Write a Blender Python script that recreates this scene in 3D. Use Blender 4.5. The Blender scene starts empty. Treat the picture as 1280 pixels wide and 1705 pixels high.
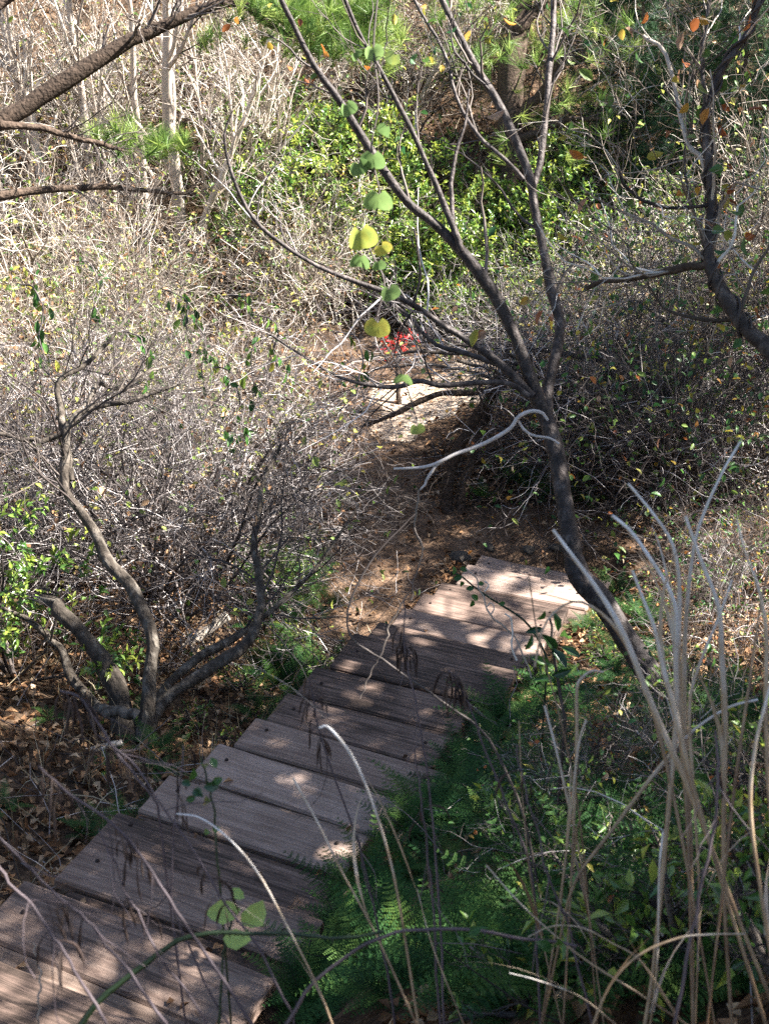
import bpy, math
import numpy as np
from mathutils import Vector

# ------------------------------------------------------------------ camera, sky, sun, exposure
SC = bpy.context.scene
COL = SC.collection
CAM = np.array([0.0, 0.0, 6.4])
PITCH = math.radians(30.0)
FPX = 2200.0                      # focal length in pixels of the 1280 x 1705 frame
cd = bpy.data.cameras.new('camera')
cam = bpy.data.objects.new('camera', cd); COL.objects.link(cam)
cam.location = CAM; cam.rotation_euler = (math.pi/2 - PITCH, 0, 0)
cd.sensor_fit = 'VERTICAL'; cd.sensor_height = 36.0; cd.lens = FPX/1705*36.0
cd.clip_start = 0.05; cd.clip_end = 500
cd.dof.use_dof = True; cd.dof.focus_distance = 11.0; cd.dof.aperture_fstop = 8.0
SC.camera = cam

SUN_AZ = math.radians(82.0)       # clockwise from +Y (view direction): from the right
SUN_EL = math.radians(45.0)
S = np.array([math.sin(SUN_AZ)*math.cos(SUN_EL), math.cos(SUN_AZ)*math.cos(SUN_EL), math.sin(SUN_EL)])
w = bpy.data.worlds.new('World'); SC.world = w; w.use_nodes = True
nt = w.node_tree; bg = nt.nodes['Background']
sky = nt.nodes.new('ShaderNodeTexSky'); sky.sky_type = 'NISHITA'; sky.sun_disc = False
sky.sun_elevation = SUN_EL; sky.sun_rotation = SUN_AZ
nt.links.new(sky.outputs[0], bg.inputs[0]); bg.inputs[1].default_value = 0.05
sl = bpy.data.lights.new('sun', 'SUN'); sl.energy = 5.0; sl.angle = math.radians(0.5); sl.color = (1.0, 0.96, 0.89)
so = bpy.data.objects.new('sun', sl); COL.objects.link(so)
so.rotation_euler = Vector(S).to_track_quat('Z', 'Y').to_euler(); so.location = (8, -8, 14)
vs = SC.view_settings
vs.view_transform = 'Standard'; vs.look = 'None'; vs.gamma = 1.0; vs.use_curve_mapping = False
vs.exposure = 2.75
SC.cycles.use_denoising = False
SC.cycles.max_bounces = 6; SC.cycles.diffuse_bounces = 3; SC.cycles.transparent_max_bounces = 4

# ------------------------------------------------------------------ helpers
def rng_(s): return np.random.default_rng(s)
FW = np.array([0, math.cos(PITCH), -math.sin(PITCH)]); UPV = np.array([0, math.sin(PITCH), math.cos(PITCH)]); RT = np.array([1.0, 0, 0])
def pt(px, py, d):
    return CAM + d*FW + (px-640.0)/FPX*d*RT + (852.5-py)/FPX*d*UPV
def sstep(a, b, x):
    t = np.clip((x-a)/(b-a), 0, 1); return t*t*(3-2*t)
def vnoise(x, y, seed=0):
    x = np.asarray(x, float); y = np.asarray(y, float)
    xi = np.floor(x); yi = np.floor(y); fx = x-xi; fy = y-yi
    fx = fx*fx*(3-2*fx); fy = fy*fy*(3-2*fy)
    def h(a, b):
        v = np.sin(a*127.1+b*311.7+seed*74.7)*43758.5453
        return v-np.floor(v)
    return (h(xi, yi)*(1-fx)+h(xi+1, yi)*fx)*(1-fy)+(h(xi, yi+1)*(1-fx)+h(xi+1, yi+1)*fx)*fy
def norm(v): return v/np.maximum(np.linalg.norm(v, axis=-1, keepdims=True), 1e-9)

class Geo:
    """collects vertices, quads and tris with a per-vertex tint, then becomes one mesh"""
    def __init__(s): s.v = []; s.q = []; s.t = []; s.tint = []; s.qm = []; s.tm = []; s.n = 0
    def add(s, v, q=None, t=None, tint=0.5, m=0):
        v = np.asarray(v, float).reshape(-1, 3); s.v.append(v)
        s.tint.append(np.broadcast_to(np.asarray(tint, float), (len(v),)))
        if q is not None and len(q): q = np.asarray(q).reshape(-1, 4); s.q.append(q+s.n); s.qm.append(np.full(len(q), m))
        if t is not None and len(t): t = np.asarray(t).reshape(-1, 3); s.t.append(t+s.n); s.tm.append(np.full(len(t), m))
        s.n += len(v)
    def tubes(s, P, R, k=3, m=0, tint=None, rng=None, cap=False):
        P = np.asarray(P, float); R = np.asarray(R, float)
        if P.ndim == 2: P = P[None]; R = R[None]
        M, N, _ = P.shape
        if M == 0: return
        rng = rng or rng_(1)
        T = norm(np.gradient(P, axis=1))
        ref = norm(rng.normal(size=(M, 1, 3)))
        mt = norm(T.mean(1, keepdims=True))
        ref = norm(ref-(ref*mt).sum(-1, keepdims=True)*mt)
        U = norm(ref-(ref*T).sum(-1, keepdims=True)*T); V = np.cross(T, U)
        a = np.arange(k)/k*2*np.pi
        ring = P[:, :, None]+R[:, :, None, None]*(np.cos(a)[None, None, :, None]*U[:, :, None]+np.sin(a)[None, None, :, None]*V[:, :, None])
        base = (np.arange(M)*N*k)[:, None, None]; i = np.arange(N-1)[None, :, None]*k; j = np.arange(k)[None, None, :]; j2 = (j+1) % k
        q = np.stack([base+i+j, base+i+j2, base+i+k+j2, base+i+k+j], -1).reshape(-1, 4)
        if tint is None: tint = rng.random(M)
        tt = np.repeat(np.broadcast_to(tint, (M,)), N*k)
        t = None
        v = ring.reshape(-1, 3)
        if cap:
            c = P[:, -1]; v = np.concatenate([v, c]); tt = np.concatenate([tt, np.full(M, .5)])
            ci = M*N*k+np.arange(M)[:, None]; e = (np.arange(M)*N*k+(N-1)*k)[:, None]; jj = np.arange(k)[None]
            t = np.stack([e+jj, e+(jj+1) % k, np.broadcast_to(ci, (M, k))], -1).reshape(-1, 3)
        s.add(v, q, t, tt, m)
    def leaves(s, pos, axis, nrm, ln, wd, m=0, tint=None, shape='dia', rng=None, curl=.15):
        pos = np.asarray(pos, float); M = len(pos)
        if M == 0: return
        rng = rng or rng_(2)
        axis = norm(axis); nrm = norm(nrm-(nrm*axis).sum(-1, keepdims=True)*axis); sd = np.cross(axis, nrm)
        ln = np.broadcast_to(ln, (M,)); wd = np.broadcast_to(wd, (M,))
        if shape == 'dia':
            tpl = np.array([[0, 0, 0], [.45, .5, curl], [1, 0, -.1], [.45, -.5, curl]]); q = None; t = [[0, 1, 2], [0, 2, 3]]
        elif shape == 'needle':
            tpl = np.array([[0, -.5, 0], [1, 0, 0], [0, .5, 0]]); q = None; t = [[0, 1, 2]]
        elif shape == 'blade':
            tpl = np.array([[0, -.5, 0], [0, .5, 0], [.55, .4, .06], [.55, -.4, .06], [1, 0, -.12]]); q = [[0, 1, 2, 3]]; t = [[3, 2, 4]]
        elif shape == 'oval':
            tpl = np.array([[0, 0, 0], [.22, .36, curl*.7], [.55, .5, curl], [.85, .25, curl*.3], [1, 0, -.12],
                            [.85, -.25, curl*.3], [.55, -.5, curl], [.22, -.36, curl*.7], [.5, 0, 0]])
            q = None; t = [[8, i, i+1] for i in range(7)]+[[8, 7, 0]]
        elif shape == 'heart':
            ang = np.linspace(0, 2*np.pi, 15)[:-1]
            r = 1-.78*np.exp(-(np.minimum(ang, 2*np.pi-ang)/.33)**2)+.16*np.exp(-((ang-np.pi)/.3)**2)
            x = .45-np.cos(ang)*r*.5; y = np.sin(ang)*r*.53
            tpl = np.concatenate([np.stack([x, y, curl*np.abs(y)*2.2-.18*(x-.45)**2], -1), [[.45, 0, 0], [.2, 0, 0], [.75, 0, -.02]]])
            q = None; t = [[14, i, (i+1) % 14] for i in range(14)]
        tpl = np.asarray(tpl, float)
        v = pos[:, None]+tpl[None, :, 0:1]*axis[:, None]*ln[:, None, None]+tpl[None, :, 1:2]*sd[:, None]*wd[:, None, None]+tpl[None, :, 2:3]*nrm[:, None]*ln[:, None, None]
        K = len(tpl); off = (np.arange(M)*K)[:, None, None]
        if tint is None: tint = rng.random(M)
        s.add(v.reshape(-1, 3), None if q is None else (np.array(q)[None]+off).reshape(-1, 4),
              None if t is None else (np.array(t)[None]+off).reshape(-1, 3), np.repeat(np.broadcast_to(tint, (M,)), K), m)
    def mesh(s, name, mats, smooth=True):
        me = bpy.data.meshes.new(name)
        v = np.concatenate(s.v) if s.v else np.zeros((0, 3))
        q = np.concatenate(s.q) if s.q else np.zeros((0, 4), int); t = np.concatenate(s.t) if s.t else np.zeros((0, 3), int)
        me.vertices.add(len(v)); me.vertices.foreach_set('co', v.astype(np.float32).ravel())
        nl = len(q)*4+len(t)*3; me.loops.add(nl)
        me.loops.foreach_set('vertex_index', np.concatenate([q.ravel(), t.ravel()]).astype(np.int32))
        me.polygons.add(len(q)+len(t))
        me.polygons.foreach_set('loop_start', np.concatenate([np.arange(len(q))*4, len(q)*4+np.arange(len(t))*3]).astype(np.int32))
        mi = np.concatenate(s.qm+s.tm) if (s.qm or s.tm) else np.zeros(0)
        me.polygons.foreach_set('material_index', mi.astype(np.int32))
        me.polygons.foreach_set('use_smooth', np.full(len(q)+len(t), smooth))
        me.update(calc_edges=True)
        at = me.attributes.new('tint', 'FLOAT', 'POINT'); at.data.foreach_set('value', np.concatenate(s.tint).astype(np.float32))
        for m in (mats if isinstance(mats, (list, tuple)) else [mats]): me.materials.append(m)
        return me
    def build(s, name, mats, parent=None, smooth=True):
        o = bpy.data.objects.new(name, s.mesh(name, mats, smooth)); COL.objects.link(o)
        if parent is not None: o.parent = parent
        if name in FINE and parent is not None: o['kind'] = 'stuff'
        return o

FINE = {'twig_mass', 'stem_cluster', 'branch_set', 'crown', 'needles', 'foliage', 'twig_spray', 'side_twig', 'pod_cluster', 'splinter', 'thorn'}
def tag(o, label=None, cat=None, group=None, kind=None):
    if label: o['label'] = label
    if cat: o['category'] = cat
    if group: o['group'] = group
    if kind: o['kind'] = kind
    return o
def thing(name, label, cat, loc=(0, 0, 0), rz=0.0, group=None, sc=1.0):
    o = bpy.data.objects.new(name, None); COL.objects.link(o)
    o.location = loc; o.rotation_euler = (0, 0, rz); o.scale = (sc, sc, sc) if np.isscalar(sc) else sc
    o.empty_display_size = .1
    return tag(o, label, cat, group)
def place(parts, name, label, cat, loc, rz, group=None, sc=1.0, tilt=(0, 0)):
    """a new thing whose parts share the meshes of a prototype: parts = [(part_name, mesh, [(sub_name, mesh)...])]"""
    o = thing(name, label, cat, loc, rz, group, sc)
    o.rotation_euler = (tilt[0], tilt[1], rz)
    for pn, me in parts:
        c = bpy.data.objects.new(pn, me); COL.objects.link(c); c.parent = o
        if pn in FINE: c['kind'] = 'stuff'
    return o

def smooth_poly(pts, n):
    """Catmull-Rom through the rows of pts, resampled to n rows"""
    p = np.asarray(pts, float); m = len(p)
    pp = np.concatenate([[2*p[0]-p[1]], p, [2*p[-1]-p[-2]]])
    u = np.linspace(0, m-1, n); i = np.minimum(u.astype(int), m-2); f = (u-i)[:, None]
    a, b, c, d = pp[i], pp[i+1], pp[i+2], pp[i+3]
    return .5*((2*b)+(-a+c)*f+(2*a-5*b+4*c-d)*f*f+(-a+3*b-3*c+d)*f**3)
def trace(rows, d0, d1=None, n=24, wob=0.0, seed=0):
    """a limb given as rows (px, py, half width in px) running from depth d0 to d1 -> world points, radii"""
    r = np.array([(x[0], x[1], x[2]) for x in rows], float)
    d1 = d0 if d1 is None else d1
    seg = np.concatenate([[0], np.cumsum(np.hypot(np.diff(r[:, 0]), np.diff(r[:, 1])))]); seg /= seg[-1]
    d = np.array([x[3] if len(x) > 3 else np.nan for x in rows], float)
    d = np.where(np.isnan(d), d0+(d1-d0)*seg, d)
    P = np.array([pt(a, b, c) for a, b, c in zip(r[:, 0], r[:, 1], d)])
    R = r[:, 2]*d/FPX
    q = smooth_poly(np.concatenate([P, R[:, None]], 1), n)
    P, R = q[:, :3], np.maximum(q[:, 3], .0012)
    if wob:
        g = rng_(seed); k = g.normal(size=(n, 3)); k = (k+np.roll(k, 1, 0)+np.roll(k, -1, 0))/3; k[0] = 0
        P = P+k*wob
    return P, R
def at_t(P, R, idx, t):
    M, N, _ = P.shape; u = t*(N-1); i = np.minimum(u.astype(int), N-2); f = (u-i)
    a, b = P[idx, i], P[idx, i+1]
    return a+(b-a)*f[:, None], norm(b-a), R[idx, i]*(1-f)+R[idx, i+1]*f
def grow(rng, P, R, n, ang, length, N=5, wander=.25, up=0.0, rr=.55, tmin=.25, tmax=1.0, end=.35, rmin=.0012, lenvar=.5, toward=None):
    """children on the polylines P (M,K,3): n each, leaving at about ang radians"""
    if P.ndim == 2: P = P[None]; R = R[None]
    M = len(P); idx = np.repeat(np.arange(M), n); t = rng.uniform(tmin, tmax, M*n)
    b, T, r0 = at_t(P, R, idx, t)
    pr = rng.normal(size=(M*n, 3)); pr = norm(pr-(pr*T).sum(-1, keepdims=True)*T)
    a = ang*rng.uniform(.6, 1.35, (M*n, 1))
    d = norm(T*np.cos(a)+pr*np.sin(a))
    L = length*rng.uniform(1-lenvar, 1+lenvar*.6, M*n)*(1.15-.5*t)
    C = np.zeros((M*n, N, 3)); C[:, 0] = b
    for k in range(1, N):
        d = norm(d+rng.normal(size=d.shape)*wander+np.array([0, 0, up])+(0 if toward is None else np.asarray(toward)))
        C[:, k] = C[:, k-1]+d*(L/(N-1))[:, None]
    rad = np.maximum(r0*rr, rmin)
    CR = rad[:, None]*np.linspace(1, end, N)[None]
    return C, np.maximum(CR, rmin*.6)

# ------------------------------------------------------------------ materials
def nodes(name):
    m = bpy.data.materials.new(name); m.use_nodes = True
    n = m.node_tree; return m, n, n.nodes['Principled BSDF'], n.nodes['Material Output']
def ramp(n, stops):
    r = n.nodes.new('ShaderNodeValToRGB'); e = r.color_ramp.elements
    while len(e) < len(stops): e.new(.5)
    for k, (p, c) in enumerate(stops): e[k].position = p; e[k].color = (*c, 1)
    return r
def mathn(n, op, a, b=None):
    x = n.nodes.new('ShaderNodeMath'); x.operation = op
    for i, v in enumerate((a, b)):
        if v is None: continue
        if hasattr(v, 'links') or hasattr(v, 'is_linked'): n.links.new(v, x.inputs[i])
        else: x.inputs[i].default_value = v
    return x.outputs[0]
def tint_mat(name, stops, rough=.7, spec=.3, trans=0.0, nscale=30.0, namt=.35, bump=0.0, obj=.25, stretch=None, bscale=None):
    """colour from the tint attribute through a ramp, broken up by noise; optional translucency for leaves"""
    m, n, p, out = nodes(name)
    at = n.nodes.new('ShaderNodeAttribute'); at.attribute_name = 'tint'
    tc = n.nodes.new('ShaderNodeTexCoord'); mp = n.nodes.new('ShaderNodeMapping'); n.links.new(tc.outputs['Object'], mp.inputs[0])
    if stretch: mp.inputs['Scale'].default_value = stretch
    no = n.nodes.new('ShaderNodeTexNoise'); no.inputs['Scale'].default_value = nscale; no.inputs['Detail'].default_value = 5
    n.links.new(mp.outputs[0], no.inputs['Vector'])
    oi = n.nodes.new('ShaderNodeObjectInfo')
    f = mathn(n, 'ADD', at.outputs['Fac'], mathn(n, 'MULTIPLY', mathn(n, 'SUBTRACT', no.outputs['Fac'], .5), namt*2))
    f = mathn(n, 'ADD', f, mathn(n, 'MULTIPLY', mathn(n, 'SUBTRACT', oi.outputs['Random'], .5), obj))
    r = ramp(n, stops); n.links.new(f, r.inputs[0])
    n.links.new(r.outputs[0], p.inputs['Base Color']); p.inputs['Roughness'].default_value = rough
    p.inputs['Specular IOR Level'].default_value = spec
    if bump:
        b = n.nodes.new('ShaderNodeBump'); b.inputs['Strength'].default_value = bump; b.inputs['Distance'].default_value = .02
        nb = n.nodes.new('ShaderNodeTexNoise'); nb.inputs['Scale'].default_value = bscale or nscale*1.5; nb.inputs['Detail'].default_value = 6
        n.links.new(mp.outputs[0], nb.inputs['Vector']); n.links.new(nb.outputs['Fac'], b.inputs['Height']); n.links.new(b.outputs[0], p.inputs['Normal'])
    if trans:
        tr = n.nodes.new('ShaderNodeBsdfTranslucent'); mx = n.nodes.new('ShaderNodeMixShader'); mx.inputs[0].default_value = trans
        n.links.new(r.outputs[0], tr.inputs[0]); n.links.new(p.outputs[0], mx.inputs[1]); n.links.new(tr.outputs[0], mx.inputs[2]); n.links.new(mx.outputs[0], out.inputs[0])
    return m
M = {}
M['bark_smooth'] = tint_mat('smooth_grey_bark', [(.1, (.018, .014, .013)), (.5, (.05, .039, .036)), (.9, (.15, .125, .115))], .6, .25, nscale=24, namt=.75, bump=.5, stretch=(1, 1, .6), bscale=55)
M['bark_rough'] = tint_mat('rough_grey_bark', [(.1, (.016, .013, .010)), (.5, (.062, .05, .04)), (.9, (.24, .21, .175))], .85, .2, nscale=22, namt=.6, bump=.9, stretch=(1, 1, .22), bscale=45)
M['bark_pine'] = tint_mat('dark_pine_bark', [(.1, (.022, .016, .012)), (.5, (.06, .042, .031)), (.9, (.14, .10, .075))], .9, .15, nscale=30, namt=.6, bump=1.0, bscale=40)
M['bark_pale'] = tint_mat('pale_beige_bark', [(.1, (.32, .26, .21)), (.5, (.50, .43, .36)), (.9, (.70, .63, .55))], .8, .25, nscale=12, namt=.35, bump=.3, stretch=(1, 1, .4))
M['twig_tan'] = tint_mat('dry_tan_twig', [(.0, (.045, .034, .026)), (.4, (.16, .122, .094)), (.7, (.40, .34, .285)), (1, (.76, .70, .63))], .8, .25, nscale=6, namt=.25)
M['twig_grey'] = tint_mat('grey_purple_twig', [(.0, (.02, .015, .015)), (.45, (.06, .047, .045)), (.75, (.21, .175, .165)), (1, (.62, .57, .55))], .7, .35, nscale=6, namt=.3)
M['twig_dark'] = tint_mat('dark_bare_twig', [(.0, (.02, .015, .014)), (.5, (.055, .042, .038)), (1, (.16, .13, .11))], .65, .4, nscale=8, namt=.3)
M['bone'] = tint_mat('peeled_pale_wood', [(.0, (.24, .20, .17)), (.5, (.44, .39, .36)), (1, (.58, .53, .50))], .6, .35, nscale=14, namt=.6)
M['evergreen'] = tint_mat('glossy_evergreen_leaf', [(.0, (.016, .055, .016)), (.35, (.065, .15, .03)), (.65, (.19, .29, .05)), (1, (.38, .42, .07))], .3, .6, trans=.28, nscale=3, namt=.25)
M['leaf_green'] = tint_mat('green_vine_leaf', [(.0, (.02, .075, .02)), (.5, (.07, .17, .035)), (.8, (.18, .26, .05)), (1, (.38, .34, .06))], .42, .45, trans=.35, nscale=5, namt=.2)
M['leaf_yg'] = tint_mat('yellow_green_leaf', [(.0, (.05, .12, .025)), (.4, (.16, .24, .05)), (.75, (.36, .38, .08)), (1, (.50, .42, .10))], .5, .4, trans=.4, nscale=5, namt=.2)
M['leaf_mixed'] = tint_mat('autumn_vine_leaf', [(.0, (.03, .10, .03)), (.35, (.10, .18, .04)), (.55, (.40, .33, .05)), (.75, (.40, .13, .03)), (.9, (.22, .07, .03)), (1, (.45, .36, .26))], .5, .4, trans=.35, nscale=5, namt=.08)
M['leaf_pale'] = tint_mat('pale_green_heart_leaf', [(.0, (.13, .22, .075)), (.5, (.25, .36, .12)), (.8, (.42, .45, .09)), (1, (.48, .38, .07))], .5, .4, trans=.4, nscale=40, namt=.28, obj=.0)
M['leaf_sunlit'] = tint_mat('sunlit_pale_green_leaf', [(.0, (.30, .46, .14)), (.6, (.42, .56, .17)), (1, (.55, .60, .18))], .45, .4, trans=.4, nscale=50, namt=.3, obj=.0)  # pale green leaf, its colour brightened to stand in for sun on it
M['leaf_red'] = tint_mat('scarlet_leaf', [(.0, (.35, .01, .015)), (.6, (.55, .02, .02)), (1, (.62, .12, .05))], .45, .4, trans=.4, nscale=5, namt=.2)
M['leaf_dry'] = tint_mat('dry_brown_leaf', [(.0, (.05, .026, .014)), (.4, (.17, .085, .04)), (.75, (.36, .21, .11)), (1, (.52, .38, .25))], .75, .2, trans=.15, nscale=8, namt=.25)
M['fern'] = tint_mat('fern_frond', [(.0, (.010, .036, .014)), (.5, (.032, .092, .024)), (1, (.085, .15, .032))], .6, .12, trans=.3, nscale=4, namt=.2, obj=.5)
M['needle'] = tint_mat('pine_needle', [(.0, (.04, .09, .02)), (.5, (.15, .25, .05)), (1, (.40, .46, .12))], .45, .35, trans=.25, nscale=3, namt=.25)
M['needle_dark'] = tint_mat('dark_conifer_needle', [(.0, (.008, .03, .014)), (.5, (.025, .07, .028)), (1, (.08, .15, .05))], .5, .3, trans=.15, nscale=3, namt=.25)
M['grass_dry'] = tint_mat('dry_straw_grass', [(.0, (.08, .052, .03)), (.5, (.24, .18, .10)), (1, (.55, .47, .33))], .7, .25, trans=.2, nscale=4, namt=.2)
M['reed'] = tint_mat('weathered_reed_stalk', [(.0, (.12, .07, .04)), (.35, (.33, .24, .15)), (.7, (.48, .44, .40)), (1, (.70, .69, .69))], .45, .5, nscale=7, namt=.25, obj=.1, stretch=(6, 6, 1))  # brown to whitish straw; palest end lifted so the tips look sunlit
M['weed'] = tint_mat('dark_weed_stem', [(.0, (.025, .018, .02)), (.5, (.062, .047, .054)), (1, (.15, .115, .12))], .65, .35, nscale=10, namt=.3)
M['pod'] = tint_mat('black_dry_pod', [(.0, (.018, .012, .011)), (.6, (.05, .034, .03)), (1, (.11, .08, .065))], .8, .2, nscale=30, namt=.3)
M['thorn'] = tint_mat('green_thorny_stem', [(.0, (.010, .02, .009)), (1, (.022, .04, .014))], .5, .4, nscale=20, namt=.3)
M['stone'] = tint_mat('dark_stone', [(.1, (.03, .026, .022)), (.9, (.11, .095, .08))], .9, .2, nscale=9, namt=.6, bump=.6)

def wood_mat(nm='weathered_red_brown_timber', dk=1.0):
    m, n, p, out = nodes(nm)
    tc = n.nodes.new('ShaderNodeTexCoord'); oi = n.nodes.new('ShaderNodeObjectInfo')
    mp = n.nodes.new('ShaderNodeMapping'); mp.inputs['Scale'].default_value = (1.2, 26, 26)
    ad = n.nodes.new('ShaderNodeVectorMath'); ad.operation = 'ADD'
    sc = n.nodes.new('ShaderNodeVectorMath'); sc.operation = 'SCALE'; sc.inputs[0].default_value = (3.1, 1.7, 2.3)
    n.links.new(mathn(n, 'MULTIPLY', oi.outputs['Random'], 9.0), sc.inputs['Scale'])
    n.links.new(tc.outputs['Object'], ad.inputs[0]); n.links.new(sc.outputs[0], ad.inputs[1]); n.links.new(ad.outputs[0], mp.inputs[0])
    g = n.nodes.new('ShaderNodeTexNoise'); g.inputs['Scale'].default_value = 2.2; g.inputs['Detail'].default_value = 8; g.inputs['Roughness'].default_value = .65; g.inputs['Distortion'].default_value = .6
    n.links.new(mp.outputs[0], g.inputs['Vector'])
    d = n.nodes.new('ShaderNodeTexNoise'); d.inputs['Scale'].default_value = 4.0; d.inputs['Detail'].default_value = 5; n.links.new(ad.outputs[0], d.inputs['Vector'])
    f = mathn(n, 'ADD', mathn(n, 'MULTIPLY', g.outputs['Fac'], .75), mathn(n, 'MULTIPLY', d.outputs['Fac'], .35))
    f = mathn(n, 'ADD', f, mathn(n, 'MULTIPLY', mathn(n, 'SUBTRACT', oi.outputs['Random'], .5), .34))
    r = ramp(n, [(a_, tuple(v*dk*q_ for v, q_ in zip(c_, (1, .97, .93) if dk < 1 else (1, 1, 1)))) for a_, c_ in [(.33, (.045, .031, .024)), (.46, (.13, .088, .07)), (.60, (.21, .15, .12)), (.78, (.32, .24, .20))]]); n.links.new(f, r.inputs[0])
    n.links.new(r.outputs[0], p.inputs['Base Color']); p.inputs['Roughness'].default_value = .82; p.inputs['Specular IOR Level'].default_value = .25
    b = n.nodes.new('ShaderNodeBump'); b.inputs['Strength'].default_value = .7; b.inputs['Distance'].default_value = .008
    n.links.new(g.outputs['Fac'], b.inputs['Height']); n.links.new(b.outputs[0], p.inputs['Normal'])
    return m
M['wood'] = wood_mat(); M['wood_darker'] = wood_mat('darker_brown_timber', .62)  # darker, browner copy for the back planks, setting the treads apart
def ground_mat(nm='leaf_mould_and_dirt', sand=False):
    m, n, p, out = nodes(nm)
    tc = n.nodes.new('ShaderNodeTexCoord')
    a = n.nodes.new('ShaderNodeTexNoise'); a.inputs['Scale'].default_value = 2.5; a.inputs['Detail'].default_value = 8
    b2 = n.nodes.new('ShaderNodeTexNoise'); b2.inputs['Scale'].default_value = 38; b2.inputs['Detail'].default_value = 6
    for q in (a, b2): n.links.new(tc.outputs['Object'], q.inputs['Vector'])
    f = mathn(n, 'ADD', mathn(n, 'MULTIPLY', a.outputs['Fac'], .55), mathn(n, 'MULTIPLY', b2.outputs['Fac'], .5))
    r1 = ramp(n, [(.36, (.018, .012, .008)), (.5, (.045, .028, .018)), (.62, (.11, .07, .043)), (.75, (.20, .14, .09))])
    r2 = ramp(n, [(.36, (.05, .031, .02)), (.5, (.10, .063, .041)), (.62, (.17, .112, .075)), (.75, (.28, .20, .14))])
    if sand: r2 = ramp(n, [(.36, (.28, .20, .14)), (.5, (.42, .32, .24)), (.62, (.54, .44, .34)), (.75, (.64, .55, .45))])
    n.links.new(f, r1.inputs[0]); n.links.new(f, r2.inputs[0])
    at = n.nodes.new('ShaderNodeAttribute'); at.attribute_name = 'tint'
    mx = n.nodes.new('ShaderNodeMix'); mx.data_type = 'RGBA'
    k = mathn(n, 'MULTIPLY', mathn(n, 'ADD', mathn(n, 'SUBTRACT', at.outputs['Fac'], .5), mathn(n, 'MULTIPLY', mathn(n, 'SUBTRACT', b2.outputs['Fac'], .5), 1.2)), 3.0)
    k = mathn(n, 'ADD', k, .5); 
    cl = n.nodes.new('ShaderNodeClamp'); n.links.new(k, cl.inputs[0])
    n.links.new(cl.outputs[0], mx.inputs[0]); n.links.new(r1.outputs[0], mx.inputs[6]); n.links.new(r2.outputs[0], mx.inputs[7])
    n.links.new(mx.outputs[2], p.inputs['Base Color']); p.inputs['Roughness'].default_value = .95; p.inputs['Specular IOR Level'].default_value = .15
    bp = n.nodes.new('ShaderNodeBump'); bp.inputs['Strength'].default_value = .8; bp.inputs['Distance'].default_value = .03
    n.links.new(b2.outputs['Fac'], bp.inputs['Height']); n.links.new(bp.outputs[0], p.inputs['Normal'])
    return m
M['ground'] = ground_mat(); M['sand'] = ground_mat('pale_sandy_soil', True)

# ------------------------------------------------------------------ terrain
AZ = math.radians(24.0)
DIR = np.array([math.sin(AZ), math.cos(AZ)]); LAT = np.array([math.cos(AZ), -math.sin(AZ)])
A0 = np.array([0.874, 10.3]); RUN, RISE, ZA = .48, .162, .10
WID = 1.12
def st(x, y):
    dx = A0[0]-np.asarray(x, float); dy = A0[1]-np.asarray(y, float)
    s = dx*DIR[0]+dy*DIR[1]
    return s, -(dx*LAT[0]+dy*LAT[1])-.062*np.clip(s, 0, 10)-.02     # the flight drifts a little sideways as it climbs
def H(x, y):
    x = np.asarray(x, float); y = np.asarray(y, float)
    s, t = st(x, y)
    line = RISE/RUN*np.clip(s, 0, 10.5)
    strip = ZA-.21+line
    left = line*(.30+.55*sstep(1.5, 6.5, s))-.02
    right = line-.17+np.clip(t-WID-.1, 0, 3.2)*(.12+.82*sstep(.5, 7.5, s))
    wl = sstep(-.35, .02, t); wr = sstep(WID+.12, WID+.5, t)
    z = left*(1-wl)+strip*wl*(1-wr)+right*wr
    z = z*sstep(-.5, .5, s)
    # valley floor, banks and the far hillside
    z = z+.42*np.maximum(-(x+2.6+.12*np.maximum(y-9, 0)), 0)*sstep(8.5, 13, y)
    z = z+.35*np.maximum(x-3.2, 0)*sstep(6, 11, y)
    z = z+.56*np.maximum(y-16.6+.25*np.sin(x*.5), 0)-.30*np.maximum(y-30, 0)
    n = (vnoise(x*.7, y*.7, 1)-.5)*.22+(vnoise(x*2.3, y*2.3, 2)-.5)*.09+(vnoise(x*6, y*6, 3)-.5)*.03
    amp = np.where((t > -.15) & (t < WID+.3) & (s > -.4), .15, 1.0)*(1-.8*path_mask(x, y))
    return z+n*amp
def seg_dist(x, y, poly):
    best = np.full(np.shape(x), 1e9)
    for (ax, ay, wa), (bx, by, wb) in zip(poly[:-1], poly[1:]):
        ex, ey = bx-ax, by-ay; u = np.clip(((x-ax)*ex+(y-ay)*ey)/(ex*ex+ey*ey), 0, 1)
        best = np.minimum(best, np.hypot(x-ax-u*ex, y-ay-u*ey)/(wa+(wb-wa)*u))
    return best
def flat(px, py, z=0.0):
    d = FW+(px-640)/FPX*RT+(852.5-py)/FPX*UPV; k = (z-CAM[2])/d[2]; p = CAM+k*d; return p[0], p[1]
PATHS = [[(*flat(600, 1045, .2), .36), (*flat(640, 960), .50), (*flat(655, 880), .55), (*flat(642, 800), .42), (*flat(645, 740), .36), (*flat(685, 670), .75), (*flat(710, 645), .95), (*flat(790, 640), .7), (*flat(810, 600), .55)],
         [(*flat(690, 880), .5), (*flat(850, 885), .42), (*flat(1040, 878), .4), (*flat(1250, 880), .4)]]
def path_mask(x, y):
    x = np.asarray(x, float); y = np.asarray(y, float)
    d = np.minimum(seg_dist(x, y, PATHS[0]), seg_dist(x, y, PATHS[1]))+(vnoise(x*3, y*3, 7)-.5)*.5
    return 1-sstep(.75, 1.25, d)
def gp(x, y): return np.array([x, y, float(H(x, y))])
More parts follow.
